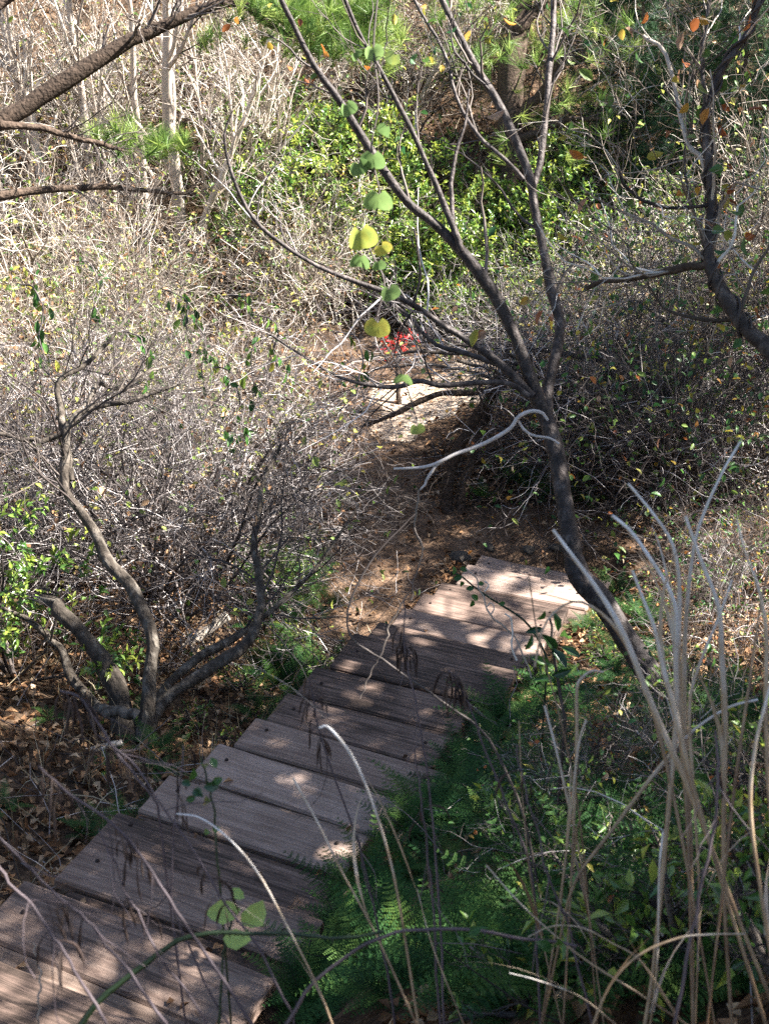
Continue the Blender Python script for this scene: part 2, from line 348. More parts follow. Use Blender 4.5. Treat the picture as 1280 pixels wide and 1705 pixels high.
def hit(px, py, d0=1.5):
    """where the ray of a pixel meets the ground"""
    dv = FW+(px-640)/FPX*RT+(852.5-py)/FPX*UPV
    k = np.arange(d0, 60, .03); p = CAM+k[:, None]*dv
    below = p[:, 2] < H(p[:, 0], p[:, 1])
    i = int(np.argmax(below)) if below.any() else len(k)-1
    return p[i], k[i]

ax = np.concatenate([np.linspace(-60, -9, 26)[:-1], np.arange(-9, 9, .11), np.linspace(9, 60, 26)])
ay = np.concatenate([np.linspace(-40, -2, 18)[:-1], np.arange(-2, 27, .11), np.linspace(27, 90, 26)])
GX, GY = np.meshgrid(ax, ay); GZ = H(GX, GY); PM = path_mask(GX, GY)
gv = np.stack([GX, GY, GZ], -1).reshape(-1, 3); nx = len(ax)
ii, jj = np.meshgrid(np.arange(len(ay)-1), np.arange(nx-1), indexing='ij'); b = (ii*nx+jj)
quads = np.stack([b, b+1, b+nx+1, b+nx], -1).reshape(-1, 4)
isp = PM.ravel()[quads].mean(1) > .5
sc_x, sc_y = flat(705, 645)
sdist = seg_dist(GX, GY, [(*flat(660, 715), .35), (*flat(695, 655), .75), (*flat(790, 645), .6), (*flat(800, 610), .5)])+(vnoise(GX*3, GY*3, 9)-.5)*.5+(vnoise(GX*9, GY*9, 10)-.5)*.3
sandy = sdist < 1.05; SM = 1-sstep(.30, .95, sdist)
iss = isp & (sandy.ravel()[quads].mean(1) > .5)
for nm, sel in (('ground', ~isp), ('dirt_path', isp & ~iss), ('sandy_clearing', iss)):
    q = quads[sel]; u, inv = np.unique(q, return_inverse=True)
    g = Geo(); g.add(gv[u], inv.reshape(-1, 4), None, (SM if nm == 'sandy_clearing' else PM).ravel()[u]); tag(g.build(nm, M['sand' if nm == 'sandy_clearing' else 'ground']), kind='structure')

# ------------------------------------------------------------------ wooden stairs
stairs = thing('wooden_stairs', 'weathered brown timber plank stairs running down through the undergrowth to the dirt path', 'stairs', gp(*A0))
SL = np.array(stairs.location)
corner = [(801, 923), (779, 937), (734, 968), (704, 986), (671, 1010), (631, 1033), (590, 1053), (527, 1107), (478, 1152), (428, 1192), (366, 1235), (281, 1289), (197, 1349), (150, 1398), (44, 1461)]
noses = []
for i, (px, py) in enumerate(corner):
    noses.append(np.array(flat(px, py, ZA+RISE*i)))
for i in range(15, 20): noses.append(noses[14]-DIR*RUN*(i-14)+LAT*.03*(i-14))
rs = rng_(5)
def plank(name, L, W, T, o, yaw, z, roll=0.0, pitch=0.0, mat='wood'):
    """a timber board: bevelled section, slightly worn and bowed, lying with its far edge at o"""
    b = .012
    sec = np.array([(0, -b), (-b, 0), (-W+b, 0), (-W, -b), (-W, -T), (0, -T)], float)
    xs = np.array([0, .012, .3, .62, L-.012, L]); n = len(xs); k = len(sec)
    V = np.zeros((n, k, 3))
    for i, x in enumerate(xs):
        e = .006 if i in (0, n-1) else 0
        V[i, :, 0] = x; V[i, :, 1] = np.clip(sec[:, 0], -W+e, -e)+rs.normal(0, .0025); V[i, :, 2] = sec[:, 1]-(e if e else 0)+rs.normal(0, .002)
        V[i, :2, 2] -= rs.uniform(0, .008)
    q = []
    for i in range(n-1):
        for j in range(k): q.append([i*k+j, (i+1)*k+j, (i+1)*k+(j+1) % k, i*k+(j+1) % k])
    g = Geo(); g.add(V.reshape(-1, 3), q)
    g.add(V[0][::-1], None, [[0, i, i+1] for i in range(1, k-1)]); g.add(V[-1], None, [[0, i, i+1] for i in range(1, k-1)])
    o_ = g.build(name, M[mat], stairs, smooth=False)
    o_.location = (o[0]-SL[0], o[1]-SL[1], z-SL[2]); o_.rotation_euler = (roll, pitch, -AZ+yaw)
    return o_
bolt_g = Geo()
aa = np.arange(8)/8*2*np.pi
bolt_g.add(np.concatenate([np.stack([.011*np.cos(aa), .011*np.sin(aa), 0*aa], -1), np.stack([.009*np.cos(aa), .009*np.sin(aa), 0*aa+.005], -1)]),
           [[i, (i+1) % 8, 8+(i+1) % 8, 8+i] for i in range(8)], [[8, 8+i, 8+i+1] for i in range(1, 7)], .2)
bolt_me = bolt_g.mesh('bolt', M['pod'])
for i in range(len(noses)-1):
    o, nx_ = noses[i], noses[i+1]
    run = float(np.dot(o-nx_, DIR)); z = ZA+RISE*i
    L = WID+rs.uniform(-.05, .09); yaw = rs.normal(0, .012)+.07-.006*i
    w1 = run*rs.uniform(.58, .68) if run > .30 else run+.04
    r1_ = rs.normal(-.015, .012); p1 = plank('plank', L, w1, .055, o, yaw, z, r1_, rs.normal(0, .008))
    if run > .30:
        o2 = o-DIR*(w1+rs.uniform(.002, .004))+LAT*rs.uniform(.055, .085)
        plank('plank', L-.07+rs.uniform(-.05, .05), run-w1+.05, .055, o2, yaw+rs.normal(0, .004), z-rs.uniform(.003, .007), r1_, rs.normal(0, .004), 'wood_darker')
    rb = plank('riser', L-.06, .05, RISE-.04, o-DIR*.02+LAT*.03, yaw, z-.06)
    for bx in (.11, L-.12):
        bo = bpy.data.objects.new('bolt', bolt_me); COL.objects.link(bo); bo.parent = p1
        bo.location = (bx, -w1*.45+rs.normal(0, .02), .0015)

# ------------------------------------------------------------------ prototypes of the undergrowth
def proto_thicket(seed, h=1.5, stems=9, spread=.55, n=(8, 7, 5), mat='twig_tan', r0=.012, arch=-.05, leafmat=None, nleaf=0, leaflen=.05, rm=.0035):
    g = rng_(seed); N = 8
    P = np.zeros((stems, N, 3)); d = norm(np.stack([g.normal(0, spread, stems), g.normal(0, spread, stems), np.ones(stems)], -1))
    P[:, 0, :2] = g.normal(0, .12*h, (stems, 2)); P[:, 0, 2] = -.05
    L = h*g.uniform(.7, 1.15, stems)
    for k in range(1, N):
        d = norm(d+g.normal(0, .16, d.shape)+np.array([0, 0, arch*k*.5])); P[:, k] = P[:, k-1]+d*(L/(N-1))[:, None]
    R = r0*g.uniform(.6, 1.2, (stems, 1))*np.linspace(1, .35, N)[None]
    a = Geo(); a.tubes(P, R, 5, rng=g)
    b = Geo()
    c1, r1 = grow(g, P, R, n[0], .6, h*.62, 7, .17, .03, .55, .1, rmin=rm*1.2)
    c2, r2 = grow(g, c1, r1, n[1], .7, h*.36, 6, .2, .0, .6, .12, rmin=rm)
    c3, r3 = grow(g, c2, r2, n[2], .8, h*.2, 5, .24, .0, .7, .2, rmin=rm*.75)
    b.tubes(c1, r1, 4, rng=g); b.tubes(c2, r2, 3, rng=g); b.tubes(c3, r3, 3, rng=g)
    parts = [('stem_cluster', a.mesh('stem_cluster', M[mat])), ('twig_mass', b.mesh('twig_mass', M[mat]))]
    for leafmat, nleaf, leaflen in ([(leafmat, nleaf, leaflen)] if isinstance(leafmat, str) else leafmat or []):
        lf = Geo(); ends = c3[:, -1]; k = g.integers(0, len(ends), nleaf)
        lf.leaves(ends[k]+g.normal(0, .02, (nleaf, 3)), g.normal(size=(nleaf, 3))+[0, 0, -.3], g.normal(0, .6, (nleaf, 3))+[0, 0, 1], leaflen*g.uniform(.6, 1.3, nleaf), leaflen*.6*g.uniform(.6, 1.2, nleaf), rng=g, shape='oval')
        parts.append(('foliage', lf.mesh('foliage', M[leafmat])))
    return parts
def proto_evergreen(seed, h=1.6, stems=8, nl=3000, ll=.07, mat='evergreen', flat_=1.0):
    g = rng_(seed); N = 7
    P = np.zeros((stems, N, 3)); d = norm(np.stack([g.normal(0, .5, stems), g.normal(0, .5, stems), np.ones(stems)], -1)); L = h*g.uniform(.65, 1.05, stems)
    P[:, 0, 2] = -.05
    for k in range(1, N): d = norm(d+g.normal(0, .15, d.shape)); P[:, k] = P[:, k-1]+d*(L/(N-1))[:, None]
    R = .016*np.linspace(1, .3, N)[None]*np.ones((stems, 1))
    c1, r1 = grow(g, P, R, 9, .8, h*.42, 5, .2, .05, .5, .2)
    c2, r2 = grow(g, c1, r1, 6, .7, h*.2, 4, .2, .08, .55, .3)
    a = Geo(); a.tubes(P, R, 5, rng=g); a.tubes(c1, r1, 4, rng=g); a.tubes(c2, r2, 3, rng=g)
    idx = g.integers(0, len(c2), nl); t = g.uniform(.35, 1, nl); b_, T, _ = at_t(c2, r2, idx, t)
    ax_ = norm(T+g.normal(0, .7, (nl, 3))); nr = norm(g.normal(0, .5, (nl, 3))+[0, 0, 1])
    tw = .08+(.6*g.random(len(c2)))[idx]+.35*t*g.random(nl)+.2*g.random(nl)
    lf = Geo(); lf.leaves(b_, ax_, nr, ll*g.uniform(.6, 1.25, nl), ll*.42*g.uniform(.8, 1.2, nl), rng=g, tint=tw)
    return [('stem_cluster', a.mesh('stem_cluster', M['twig_dark'])), ('foliage', lf.mesh('foliage', M[mat]))]
def frond(geo, g, base, az, L, lift, droop, tint):
    n = 15; u = np.linspace(0, 1, n)
    hor = np.array([math.cos(az), math.sin(az), 0]); sd = np.array([-math.sin(az), math.cos(az), 0])
    ph = lift-droop*u; step = L/(n-1)
    P = base+np.concatenate([[[0, 0, 0]], np.cumsum((np.cos(ph)[:, None]*hor+np.sin(ph)[:, None]*[0, 0, 1])[:-1]*step, 0)])
    geo.tubes(P, np.linspace(.0028, .001, n), 3, tint=tint*.5)
    T = norm(np.gradient(P, axis=0)); up = np.cross(T, sd)*-1
    for k in range(3, n):
        for sgn in (-1, 1):
            l = L*.24*math.sin(min(1, (k-1)/(n*.42))*math.pi/2)*(1-u[k])**.75+.008
            a_ = norm(sd*sgn+T[k]*.35+up[k]*-.1)
            m_ = 6; f = (np.arange(m_)+.5)/m_
            # each pinna is cut into small leaflets
            pos = P[k]+a_*f[:, None]*l
            for q in (-1, 1):
                geo.leaves(pos, norm(T[k]*q+a_*.5)*np.ones((m_, 1)), up[k]*np.ones((m_, 1)), l*.26*(1-f*.7)+.003, l*.15*(1-f*.6)+.002, tint=np.clip(tint+g.normal(0, .08, m_), 0, 1), curl=.05)
def proto_fern(seed, L=.42, nf=8):
    g = rng_(seed); a = Geo(); parts = []
    for k in range(nf):
        fg = Geo()
        frond(fg, g, np.array([0, 0, 0.]), k/nf*2*math.pi+g.normal(0, .25), L*g.uniform(.7, 1.1), g.uniform(.7, 1.15), g.uniform(.7, 1.4), g.uniform(.2, .8))
        parts.append(('frond', fg.mesh('frond', M['fern'])))
    return parts
def proto_bare_tree(seed, h=5.0, r=.07, lean=.1, mat='bark_pale', tw='twig_tan', n=(14, 6, 3)):
    g = rng_(seed); N = 14
    P = np.zeros((1, N, 3)); d = np.array([[g.normal(0, lean), g.normal(0, lean), 1.0]]); P[0, 0, 2] = -.1
    for k in range(1, N): d = norm(d+g.normal(0, .07, (1, 3))*[1, 1, .3]+[0, 0, .03]); P[:, k] = P[:, k-1]+d*h/(N-1)
    R = r*np.linspace(1, .25, N)[None]
    c1, r1 = grow(g, P, R, n[0], .75, h*.38, 8, .16, .10, .5, .12)
    c2, r2 = grow(g, c1, r1, n[1], .7, h*.17, 6, .2, .05, .5, .12, rmin=.006)
    c3, r3 = grow(g, c2, r2, n[2], .7, h*.09, 4, .2, .03, .6, .2, rmin=.0045)
    a = Geo(); a.tubes(P, R, 8, rng=g); bb = Geo(); bb.tubes(c1, r1, 5, rng=g); cc = Geo(); cc.tubes(c2, r2, 3, rng=g); cc.tubes(c3, r3, 3, rng=g)
    return [('trunk', a.mesh('trunk', M[mat])), ('branch_set', bb.mesh('branch_set', M[mat])), ('crown', cc.mesh('crown', M[tw]))]
def needle_tufts(geo, g, pos, dirs, nn=22, ln=.11, wd=.0035, tint=None):
    K = len(pos); p = np.repeat(pos, nn, 0); d = np.repeat(dirs, nn, 0)
    ax_ = norm(d+g.normal(0, .55, (K*nn, 3))); back = g.uniform(0, .08, (K*nn, 1))
    tt = np.repeat(g.random(K) if tint is None else tint, nn)*.7+g.random(K*nn)*.3
    geo.leaves(p-d*back, ax_, g.normal(size=(K*nn, 3)), ln*g.uniform(.7, 1.15, K*nn), wd, tint=tt, shape='needle', rng=g)

TK = dict(n=(5, 5, 3), r0=.017, rm=.0036, leafmat=[('leaf_yg', 300, .06), ('leaf_dry', 110, .06)])
TAN = [proto_thicket(11, 1.6, 8, .5, **TK), proto_thicket(12, 1.4, 9, .75, arch=-.10, **TK), proto_thicket(13, 2.2, 7, .35, **TK), proto_thicket(14, 1.2, 10, .9, arch=-.13, **TK)]
TANL = [proto_thicket(21, 1.1, 11, .9, (5, 5, 3), 'twig_tan', .010, -.12, [('leaf_green', 260, .08), ('leaf_yg', 460, .06)], rm=.0033), proto_thicket(22, 1.3, 9, .7, (5, 5, 3), 'twig_tan', .010, -.1, [('leaf_green', 180, .08), ('leaf_yg', 460, .06)], rm=.0033), proto_thicket(23, 1.2, 10, .9, (5, 5, 3), 'twig_tan', .010, -.12, [('leaf_dry', 320, .08), ('leaf_yg', 120, .06)], rm=.0033)]
GREY = [proto_thicket(31, 1.4, 11, .7, (7, 5, 3), 'twig_grey', .012, -.1, [('leaf_yg', 150, .05), ('leaf_green', 60, .06)], rm=.003), proto_thicket(32, 1.7, 9, .5, (7, 5, 3), 'twig_grey', .014, -.05, [('leaf_yg', 130, .05), ('leaf_dry', 80, .05)], rm=.003), proto_thicket(33, 1.2, 12, 1.0, (7, 5, 3), 'twig_grey', .010, -.16, rm=.003)]
MIXL = [proto_thicket(41, 1.5, 9, .6, (6, 5, 3), 'twig_grey', .011, -.08, [('leaf_mixed', 120, .06), ('leaf_green', 240, .06)], rm=.003), proto_thicket(42, 1.9, 8, .4, (6, 5, 3), 'twig_dark', .012, -.04, [('leaf_mixed', 140, .06), ('leaf_green', 260, .06)], rm=.003)]
EVER = [proto_evergreen(51), proto_evergreen(52, 1.3, 9, 2800), proto_evergreen(53, 2.0, 7, 3200)]
FERN = [proto_fern(61), proto_fern(62, .5, 9), proto_fern(63, .34, 7)]
HERB = [proto_evergreen(55, .32, 7, 150, .05, 'leaf_green'), proto_evergreen(56, .4, 6, 130, .06, 'evergreen')]
BARE = [proto_bare_tree(71, 5.2), proto_bare_tree(72, 6.0, .085, .14), proto_bare_tree(73, 4.6, .06, .2)]

def scatter(seed, zone, n, protos, name, label, cat, group, sc=(.8, 1.2), tilt=.12, avoid_path=True):
    """n things on the ground seen inside the pixel polygon-like box zone = (x0, y0, x1, y1), or in a world box when len 5"""
    g = rng_(seed); k = 0; tries = 0; out = []
    while k < n and tries < n*20:
        tries += 1
        if len(zone) == 5:
            x, y = g.uniform(zone[0], zone[2]), g.uniform(zone[1], zone[3]); p = gp(x, y)
        else:
            p, _ = hit(g.uniform(zone[0], zone[2]), g.uniform(zone[1], zone[3]))
            p = gp(p[0], p[1])
        s_, t_ = st(p[0], p[1])
        if -.3 < s_ < 9 and -.18 < t_ < WID+(.0 if name in ('fern', 'leafy_herb') else .12): continue
        if avoid_path and path_mask(p[0], p[1]) > .12: continue
        f = g.uniform(*sc)
        out.append(place(protos[g.integers(0, len(protos))], name, label, cat, p, g.uniform(0, 6.28), group, f, (g.normal(0, tilt), g.normal(0, tilt)))); k += 1
    if n <= 20:
        order = sorted(range(len(out)), key=lambda i: proj_x(out[i].location))
        for r, i in enumerate(order): out[i]['label'] = label+', '+(ORD[r]+' from the left' if r else 'leftmost')
    return out
ORD = ['leftmost', 'second', 'third', 'fourth', 'fifth', 'sixth', 'seventh', 'eighth', 'ninth', 'tenth', 'eleventh', 'twelfth', 'thirteenth', 'fourteenth', 'fifteenth', 'sixteenth', 'seventeenth', 'eighteenth', 'nineteenth', 'twentieth']
def proj_x(v):
    d = np.array(v)-CAM; return d[0]/max(.1, float(d@FW))
#PART2
# ------------------------------------------------------------------ the forked tree by the stairs
def limb(parent, name, rows, d0, d1=None, mat='bark_smooth', n=26, wob=.004, seed=0, k=10, cap=False):
    P, R = trace(rows, d0, d1, n, wob, seed); R = R*{'bark_smooth': .76, 'bone': .42, 'bark_rough': .64, 'bark_pine': .84}.get(mat, 1.0)
    if R.max() > .02: R = R*(1+.07*np.sin(np.linspace(0, 17, n)+seed)+rng_(seed+900).normal(0, .03, n))
    g = Geo(); g.tubes(P-np.array(parent.location), R, k, rng=rng_(seed), cap=cap, tint=.5)
    return g.build(name, M[mat], parent), P, R
def twigs_on(parent, limbs, seed, n1, l1,  n2=5, l2=.18, mat='twig_dark', up=.05, name='twig_spray', n3=0, l3=.08, ang=.7, tmin=.25, rr=.4, wander=.2, leaf=None, rmax=.012):
    g = rng_(seed); L = np.array(parent.location); G = Geo(); ends = []
    for (P, R) in limbs:
        c1, r1 = grow(g, P[None], R[None], n1, ang, l1, 8, wander, up, rr, tmin, rmin=.002); r1 = np.minimum(r1, rmax)
        c2, r2 = grow(g, c1, r1, n2, .7, l2, 5, wander*1.2, up*.5, .55, .2, rmin=.0014)
        G.tubes(c1-L, r1, 5, rng=g); G.tubes(c2-L, r2, 3, rng=g); e = c2
        if n3:
            c3, r3 = grow(g, c2, r2, n3, .75, l3, 4, wander*1.3, 0, .7, .2, rmin=.0011); G.tubes(c3-L, r3, 3, rng=g); e = c3
        ends.append(e[:, -1])
    o = G.build(name, M[mat], parent)
    if leaf:
        nm, nl, ln = leaf; E_ = np.concatenate(ends); i = g.integers(0, len(E_), nl); lf = Geo()
        lf.leaves(E_[i]-L, g.normal(size=(nl, 3))+[0, 0, -.8], g.normal(size=(nl, 3)), ln*g.uniform(.6, 1.2, nl), ln*.55, shape='oval', rng=g)
        lf.build('foliage', M[nm], parent)
    return o

bp, bd = hit(1108, 1172)
ft = thing('forked_tree', 'slender grey forked tree with a bent base leaning over the right side of the stairs', 'tree', bp)
d = bd-.15
tr, P0, R0 = limb(ft, 'trunk', [(1125, 1200, 34), (1095, 1145, 31), (1050, 1075, 28), (1005, 1005, 26), (965, 960, 25), (950, 905, 22), (938, 830, 20), (928, 765, 19), (915, 715, 19), (902, 672, 18)], d, d+.1, seed=1, n=30)
_, P1, R1 = limb(ft, 'branch', [(912, 705, 17), (892, 655, 16), (868, 590, 15), (848, 540, 14), (822, 490, 13.5), (795, 452, 13), (765, 415, 12), (720, 370, 11), (680, 338, 10), (640, 285, 9.5), (600, 222, 8.5), (560, 160, 8), (515, 95, 7), (470, 5, 6.5), (440, -70, 6)], d+.1, d-.5, seed=2, n=40)
_, P2, R2 = limb(ft, 'branch', [(908, 690, 16), (912, 640, 14), (924, 590, 13), (932, 540, 11), (918, 480, 11), (905, 420, 10.5), (890, 340, 10), (878, 285, 9.5), (838, 190, 9), (795, 115, 8), (760, 50, 7.5), (735, 0, 7), (700, -70, 6)], d+.1, d+.3, seed=3, n=40)
_, P3, R3 = limb(ft, 'branch', [(886, 318, 8), (898, 270, 7.5), (908, 190, 7.5), (914, 110, 7), (920, 40, 7), (924, -60, 6)], d+.25, d+.5, seed=4)
_, P4, R4 = limb(ft, 'branch', [(768, 418, 8), (757, 385, 7.5), (738, 335, 7), (716, 285, 6.5), (690, 225, 6), (660, 165, 5.5), (630, 110, 5), (600, 60, 4.5), (575, 0, 4.5), (560, -60, 4)], d-.15, d-.4, seed=5)
_, P5, R5 = limb(ft, 'branch', [(872, 300, 5), (845, 270, 4.5), (805, 235, 4.5), (775, 195, 4), (755, 150, 4), (740, 90, 4), (712, 40, 3.5), (685, -10, 3.5)], d+.28, d+.5, seed=6)
_, P6, R6 = limb(ft, 'branch', [(885, 660, 10), (850, 622, 9), (800, 580, 8), (745, 545, 7), (700, 515, 6.5), (655, 492, 6), (600, 472, 5.5), (545, 450, 5), (490, 420, 5), (435, 378, 4.5), (402, 330, 4), (382, 270, 3.5), (374, 225, 3), (388, 184, 2.5)], d, d-.5, seed=7, n=40)
_, P7, R7 = limb(ft, 'branch', [(860, 638, 7), (830, 610, 6), (780, 590, 5.5), (730, 575, 5), (700, 550, 4.5), (672, 520, 4), (640, 500, 3.5)], d, d+.3, seed=8)
_, P8, R8 = limb(ft, 'branch', [(880, 660, 7), (850, 640, 6.5), (800, 638, 6), (740, 642, 6), (700, 634, 5.5), (660, 645, 5), (610, 640, 4), (560, 625, 3.5), (500, 590, 3), (450, 555, 2.5)], d-.05, d-.4, seed=9)
_, P9, R9 = limb(ft, 'branch', [(700, 515, 4), (690, 500, 3.5), (698, 470, 3), (697, 430, 2.6), (690, 380, 2.3)], d-.2, d-.3, seed=10)
_, P10, R10 = limb(ft, 'branch', [(755, 390, 6), (752, 330, 5), (753, 290, 4.5), (760, 250, 4), (775, 200, 3), (780, 150, 2.5)], d-.1, d, seed=11)
twigs_on(ft, [(P1, R1), (P2, R2), (P3, R3), (P4, R4), (P5, R5)], 21, 7, .8, 4, .32, up=.12, n3=2, l3=.12, leaf=('leaf_mixed', 70, .075))
twigs_on(ft, [(P6, R6), (P7, R7), (P8, R8)], 22, 13, .7, 4, .3, up=.04, mat='twig_grey', n3=2, l3=.12)
# pale peeled branch hanging from the fork
pb = thing('peeled_branch', 'bleached white forked dead branch hanging beside the trunk fork of the grey tree', 'branch', P0[-4])
dd = d-.16
limb(pb, 'stick', [(912, 700, 5), (900, 686, 7), (880, 686, 8), (862, 695, 8), (850, 712, 8), (825, 728, 8), (795, 742, 8), (760, 756, 7.5), (735, 768, 7), (700, 778, 6), (655, 781, 4.5)], dd, dd-.1, 'bone', seed=12, cap=True)
limb(pb, 'stick', [(742, 764, 6), (725, 776, 6), (712, 795, 6), (706, 808, 5), (698, 815, 3)], dd-.06, dd-.08, 'bone', seed=13, cap=True)
limb(pb, 'stick', [(860, 697, 5), (872, 715, 5.5), (890, 726, 5.5), (915, 730, 5), (930, 738, 4)], dd, dd, 'bone', seed=14)
limb(pb, 'stick', [(698, 815, 2), (693, 850, 2), (690, 882, 1.6), (706, 915, 1.4)], dd-.08, dd, 'twig_tan', seed=15)

# ------------------------------------------------------------------ dark leaning tree by the path
lp, ld = hit(745, 852)
lt = thing('leaning_tree', 'dark brown small tree with two leaning trunks standing beside the dirt path', 'tree', lp)
_, Q1, S1 = limb(lt, 'trunk', [(744, 862, 15), (743, 825, 13), (748, 790, 12), (760, 750, 12), (783, 710, 11), (805, 675, 10), (822, 648, 9), (835, 610, 7), (850, 570, 5)], ld, ld-.1, 'bark_pine', seed=16)
_, Q2, S2 = limb(lt, 'trunk', [(765, 858, 12), (770, 820, 11), (782, 775, 10), (792, 735, 9), (808, 695, 8), (825, 655, 7), (845, 620, 6), (875, 580, 4)], ld+.05, ld+.2, 'bark_pine', seed=17)
_, Q3, S3 = limb(lt, 'branch', [(822, 650, 7), (780, 655, 6), (735, 655, 6), (700, 668, 6), (665, 685, 5.5), (640, 695, 4.5), (615, 706, 3.5), (590, 712, 2)], ld-.2, ld-.5, 'bark_pine', seed=18)
twigs_on(lt, [(Q1, S1), (Q2, S2), (Q3, S3)], 23, 12, .6, 6, .28, up=.02, n3=3, l3=.12, tmin=.55, mat='twig_grey', rr=.3)
# ------------------------------------------------------------------ arching multi-stemmed tree right of the path
ap, ad_ = hit(1105, 850)
at_ = thing('arching_tree', 'low grey tree with several limbs arching left from its base in the right thicket', 'tree', ap)
LA = []
for q, rows in enumerate([
    [(1125, 870, 26), (1118, 820, 24), (1105, 770, 22), (1085, 720, 20), (1055, 685, 17), (1020, 665, 15), (980, 648, 13), (940, 640, 11), (890, 635, 8), (830, 620, 6), (760, 600, 4)],
    [(1115, 865, 20), (1085, 800, 19), (1045, 755, 17), (1005, 720, 15), (975, 690, 13), (950, 665, 11), (920, 645, 9), (870, 610, 6), (800, 590, 4)],
    [(1130, 860, 20), (1145, 800, 18), (1140, 740, 16), (1120, 690, 14), (1095, 650, 12), (1060, 620, 10), (1010, 600, 8), (940, 590, 6), (880, 580, 4)],
    [(1120, 862, 15), (1060, 820, 13), (1000, 780, 12), (960, 745, 10), (930, 720, 8), (905, 690, 6)],
    [(1135, 865, 17), (1170, 790, 15), (1180, 720, 13), (1165, 650, 11), (1140, 590, 9), (1110, 540, 7), (1060, 500, 5)]]):
    _, P, R = limb(at_, 'trunk' if q < 3 else 'branch', rows, ad_+.06*q, ad_-.4+.25*q, 'bark_rough', seed=30+q); LA.append((P, R))
for q, rows in enumerate([[(905, 645, 6), (850, 610, 5), (780, 590, 4.5), (710, 585, 4), (640, 592, 3), (590, 600, 2)], [(900, 650, 6), (830, 630, 5), (750, 612, 4), (680, 610, 3.5), (620, 618, 2.5), (560, 640, 2)], [(930, 640, 6), (870, 600, 5), (800, 575, 4), (740, 580, 3), (690, 600, 2)]]):
    _, P, R = limb(at_, 'branch', rows, ad_-.2+.1*q, ad_-.5+.2*q, 'bark_rough', seed=37+q, wob=.015); LA.append((P, R))
twigs_on(at_, LA, 24, 16, .7, 6, .3, up=.05, n3=4, l3=.14, tmin=.35, mat='twig_grey', rr=.35)

# ------------------------------------------------------------------ vine-wrapped sapling on the right edge
d = 6.3
vt = thing('bent_sapling', 'smooth grey sapling bent at a knee on the right edge, wrapped by a vine', 'tree', gp(*pt(1400, 900, d)[:2]))
b0 = np.array(vt.location)
_, V1, W1 = limb(vt, 'trunk', [(1420, 850, 22), (1360, 700, 21), (1285, 590, 19), (1240, 545, 17), (1205, 490, 16), (1182, 445, 14), (1180, 390, 12), (1184, 330, 11), (1178, 260, 10), (1175, 190, 9), (1200, 120, 8), (1240, 60, 7), (1262, 10, 6.5), (1285, -60, 6)], d, d, seed=41, n=44)
_, V2, W2 = limb(vt, 'branch', [(1176, 442, 9), (1140, 445, 8), (1100, 455, 7), (1060, 462, 6), (1030, 466, 5.5), (1000, 470, 5), (975, 480, 4)], d, d+.3, 'bark_pine', seed=42)
_, V3, W3 = limb(vt, 'branch', [(1177, 215, 6), (1172, 150, 5.5), (1168, 80, 5), (1178, 20, 4.5), (1185, -50, 4)], d, d-.1, seed=43)
_, V4, W4 = limb(vt, 'branch', [(1180, 300, 5), (1165, 260, 4.5), (1140, 230, 4), (1110, 95, 3.5), (1070, 60, 3)], d, d+.3, 'bark_pale', seed=44)
_, V5, W5 = limb(vt, 'branch', [(1184, 340, 4.5), (1140, 345, 4), (1085, 340, 4), (1040, 310, 3.5), (1025, 260, 3)], d, d-.2, seed=45)
twigs_on(vt, [(V1, W1), (V2, W2), (V3, W3), (V4, W4), (V5, W5)], 25, 12, .8, 5, .35, up=.05, n3=3, l3=.15, mat='twig_tan', rr=.35, leaf=('leaf_mixed', 80, .08), wander=.26)
cv = thing('climbing_vine', 'dark vine spiralling up the bent grey sapling on the right', 'vine', b0)
u = np.linspace(0, 1, 120); idx = np.clip(u*.72+.22, 0, 1)
PV, TV, RV = at_t(V1[None], W1[None], np.zeros(120, int), idx)
for q in range(2):
    a_ = u*38+q*2.2
    U_ = norm(np.cross(TV, [0, 1, .2])); V_ = np.cross(TV, U_); rr_ = RV+.008
    C = PV+(np.cos(a_)*rr_)[:, None]*U_+(np.sin(a_)*rr_)[:, None]*V_
    g = Geo(); g.tubes(C-b0, np.full(120, .0075-.002*q), 5, tint=.3+.3*q); g.build('vine_stem', M['twig_dark'], cv)
g = rng_(46); n = 46; i = g.integers(0, 120, n); lf = Geo()
lf.leaves(PV[i]+g.normal(0, .10, (n, 3))-b0, g.normal(size=(n, 3))+[0, 0, -1], g.normal(size=(n, 3))+[0, -1, .3], g.uniform(.05, .09, n), g.uniform(.035, .06, n), shape='oval', rng=g); lf.build('foliage', M['leaf_mixed'], cv)

# ------------------------------------------------------------------ gnarled tree on the left with a broken limb
gpn, gd = hit(222, 1238)
gt = thing('gnarled_tree', 'gnarled grey multi-trunk tree with a snapped limb stub left of the stairs', 'tree', gpn)
gd -= .05
LG = []
def gl(nm, rows, d0, d1, seed, **k):
    o, P, R = limb(gt, nm, rows, d0, d1, 'bark_rough', seed=seed, wob=.012, k=11, **k); LG.append((P, R)); return o
gl('broken_limb', [(212, 1245, 33), (205, 1195, 32), (196, 1150, 30), (178, 1110, 25), (150, 1070, 22), (118, 1035, 20), (98, 1012, 19), (82, 1000, 17)], gd, gd+.1, 51, cap=True)
gl('trunk', [(238, 1235, 22), (243, 1190, 20), (250, 1140, 19), (255, 1090, 18), (250, 1045, 17), (230, 1000, 17), (205, 965, 16), (175, 925, 15), (155, 885, 14), (135, 850, 13), (115, 820, 12), (108, 780, 12), (112, 740, 11), (118, 705, 10), (160, 680, 9), (205, 670, 7), (250, 655, 5), (300, 640, 3)], gd, gd+.2, 52, n=48)
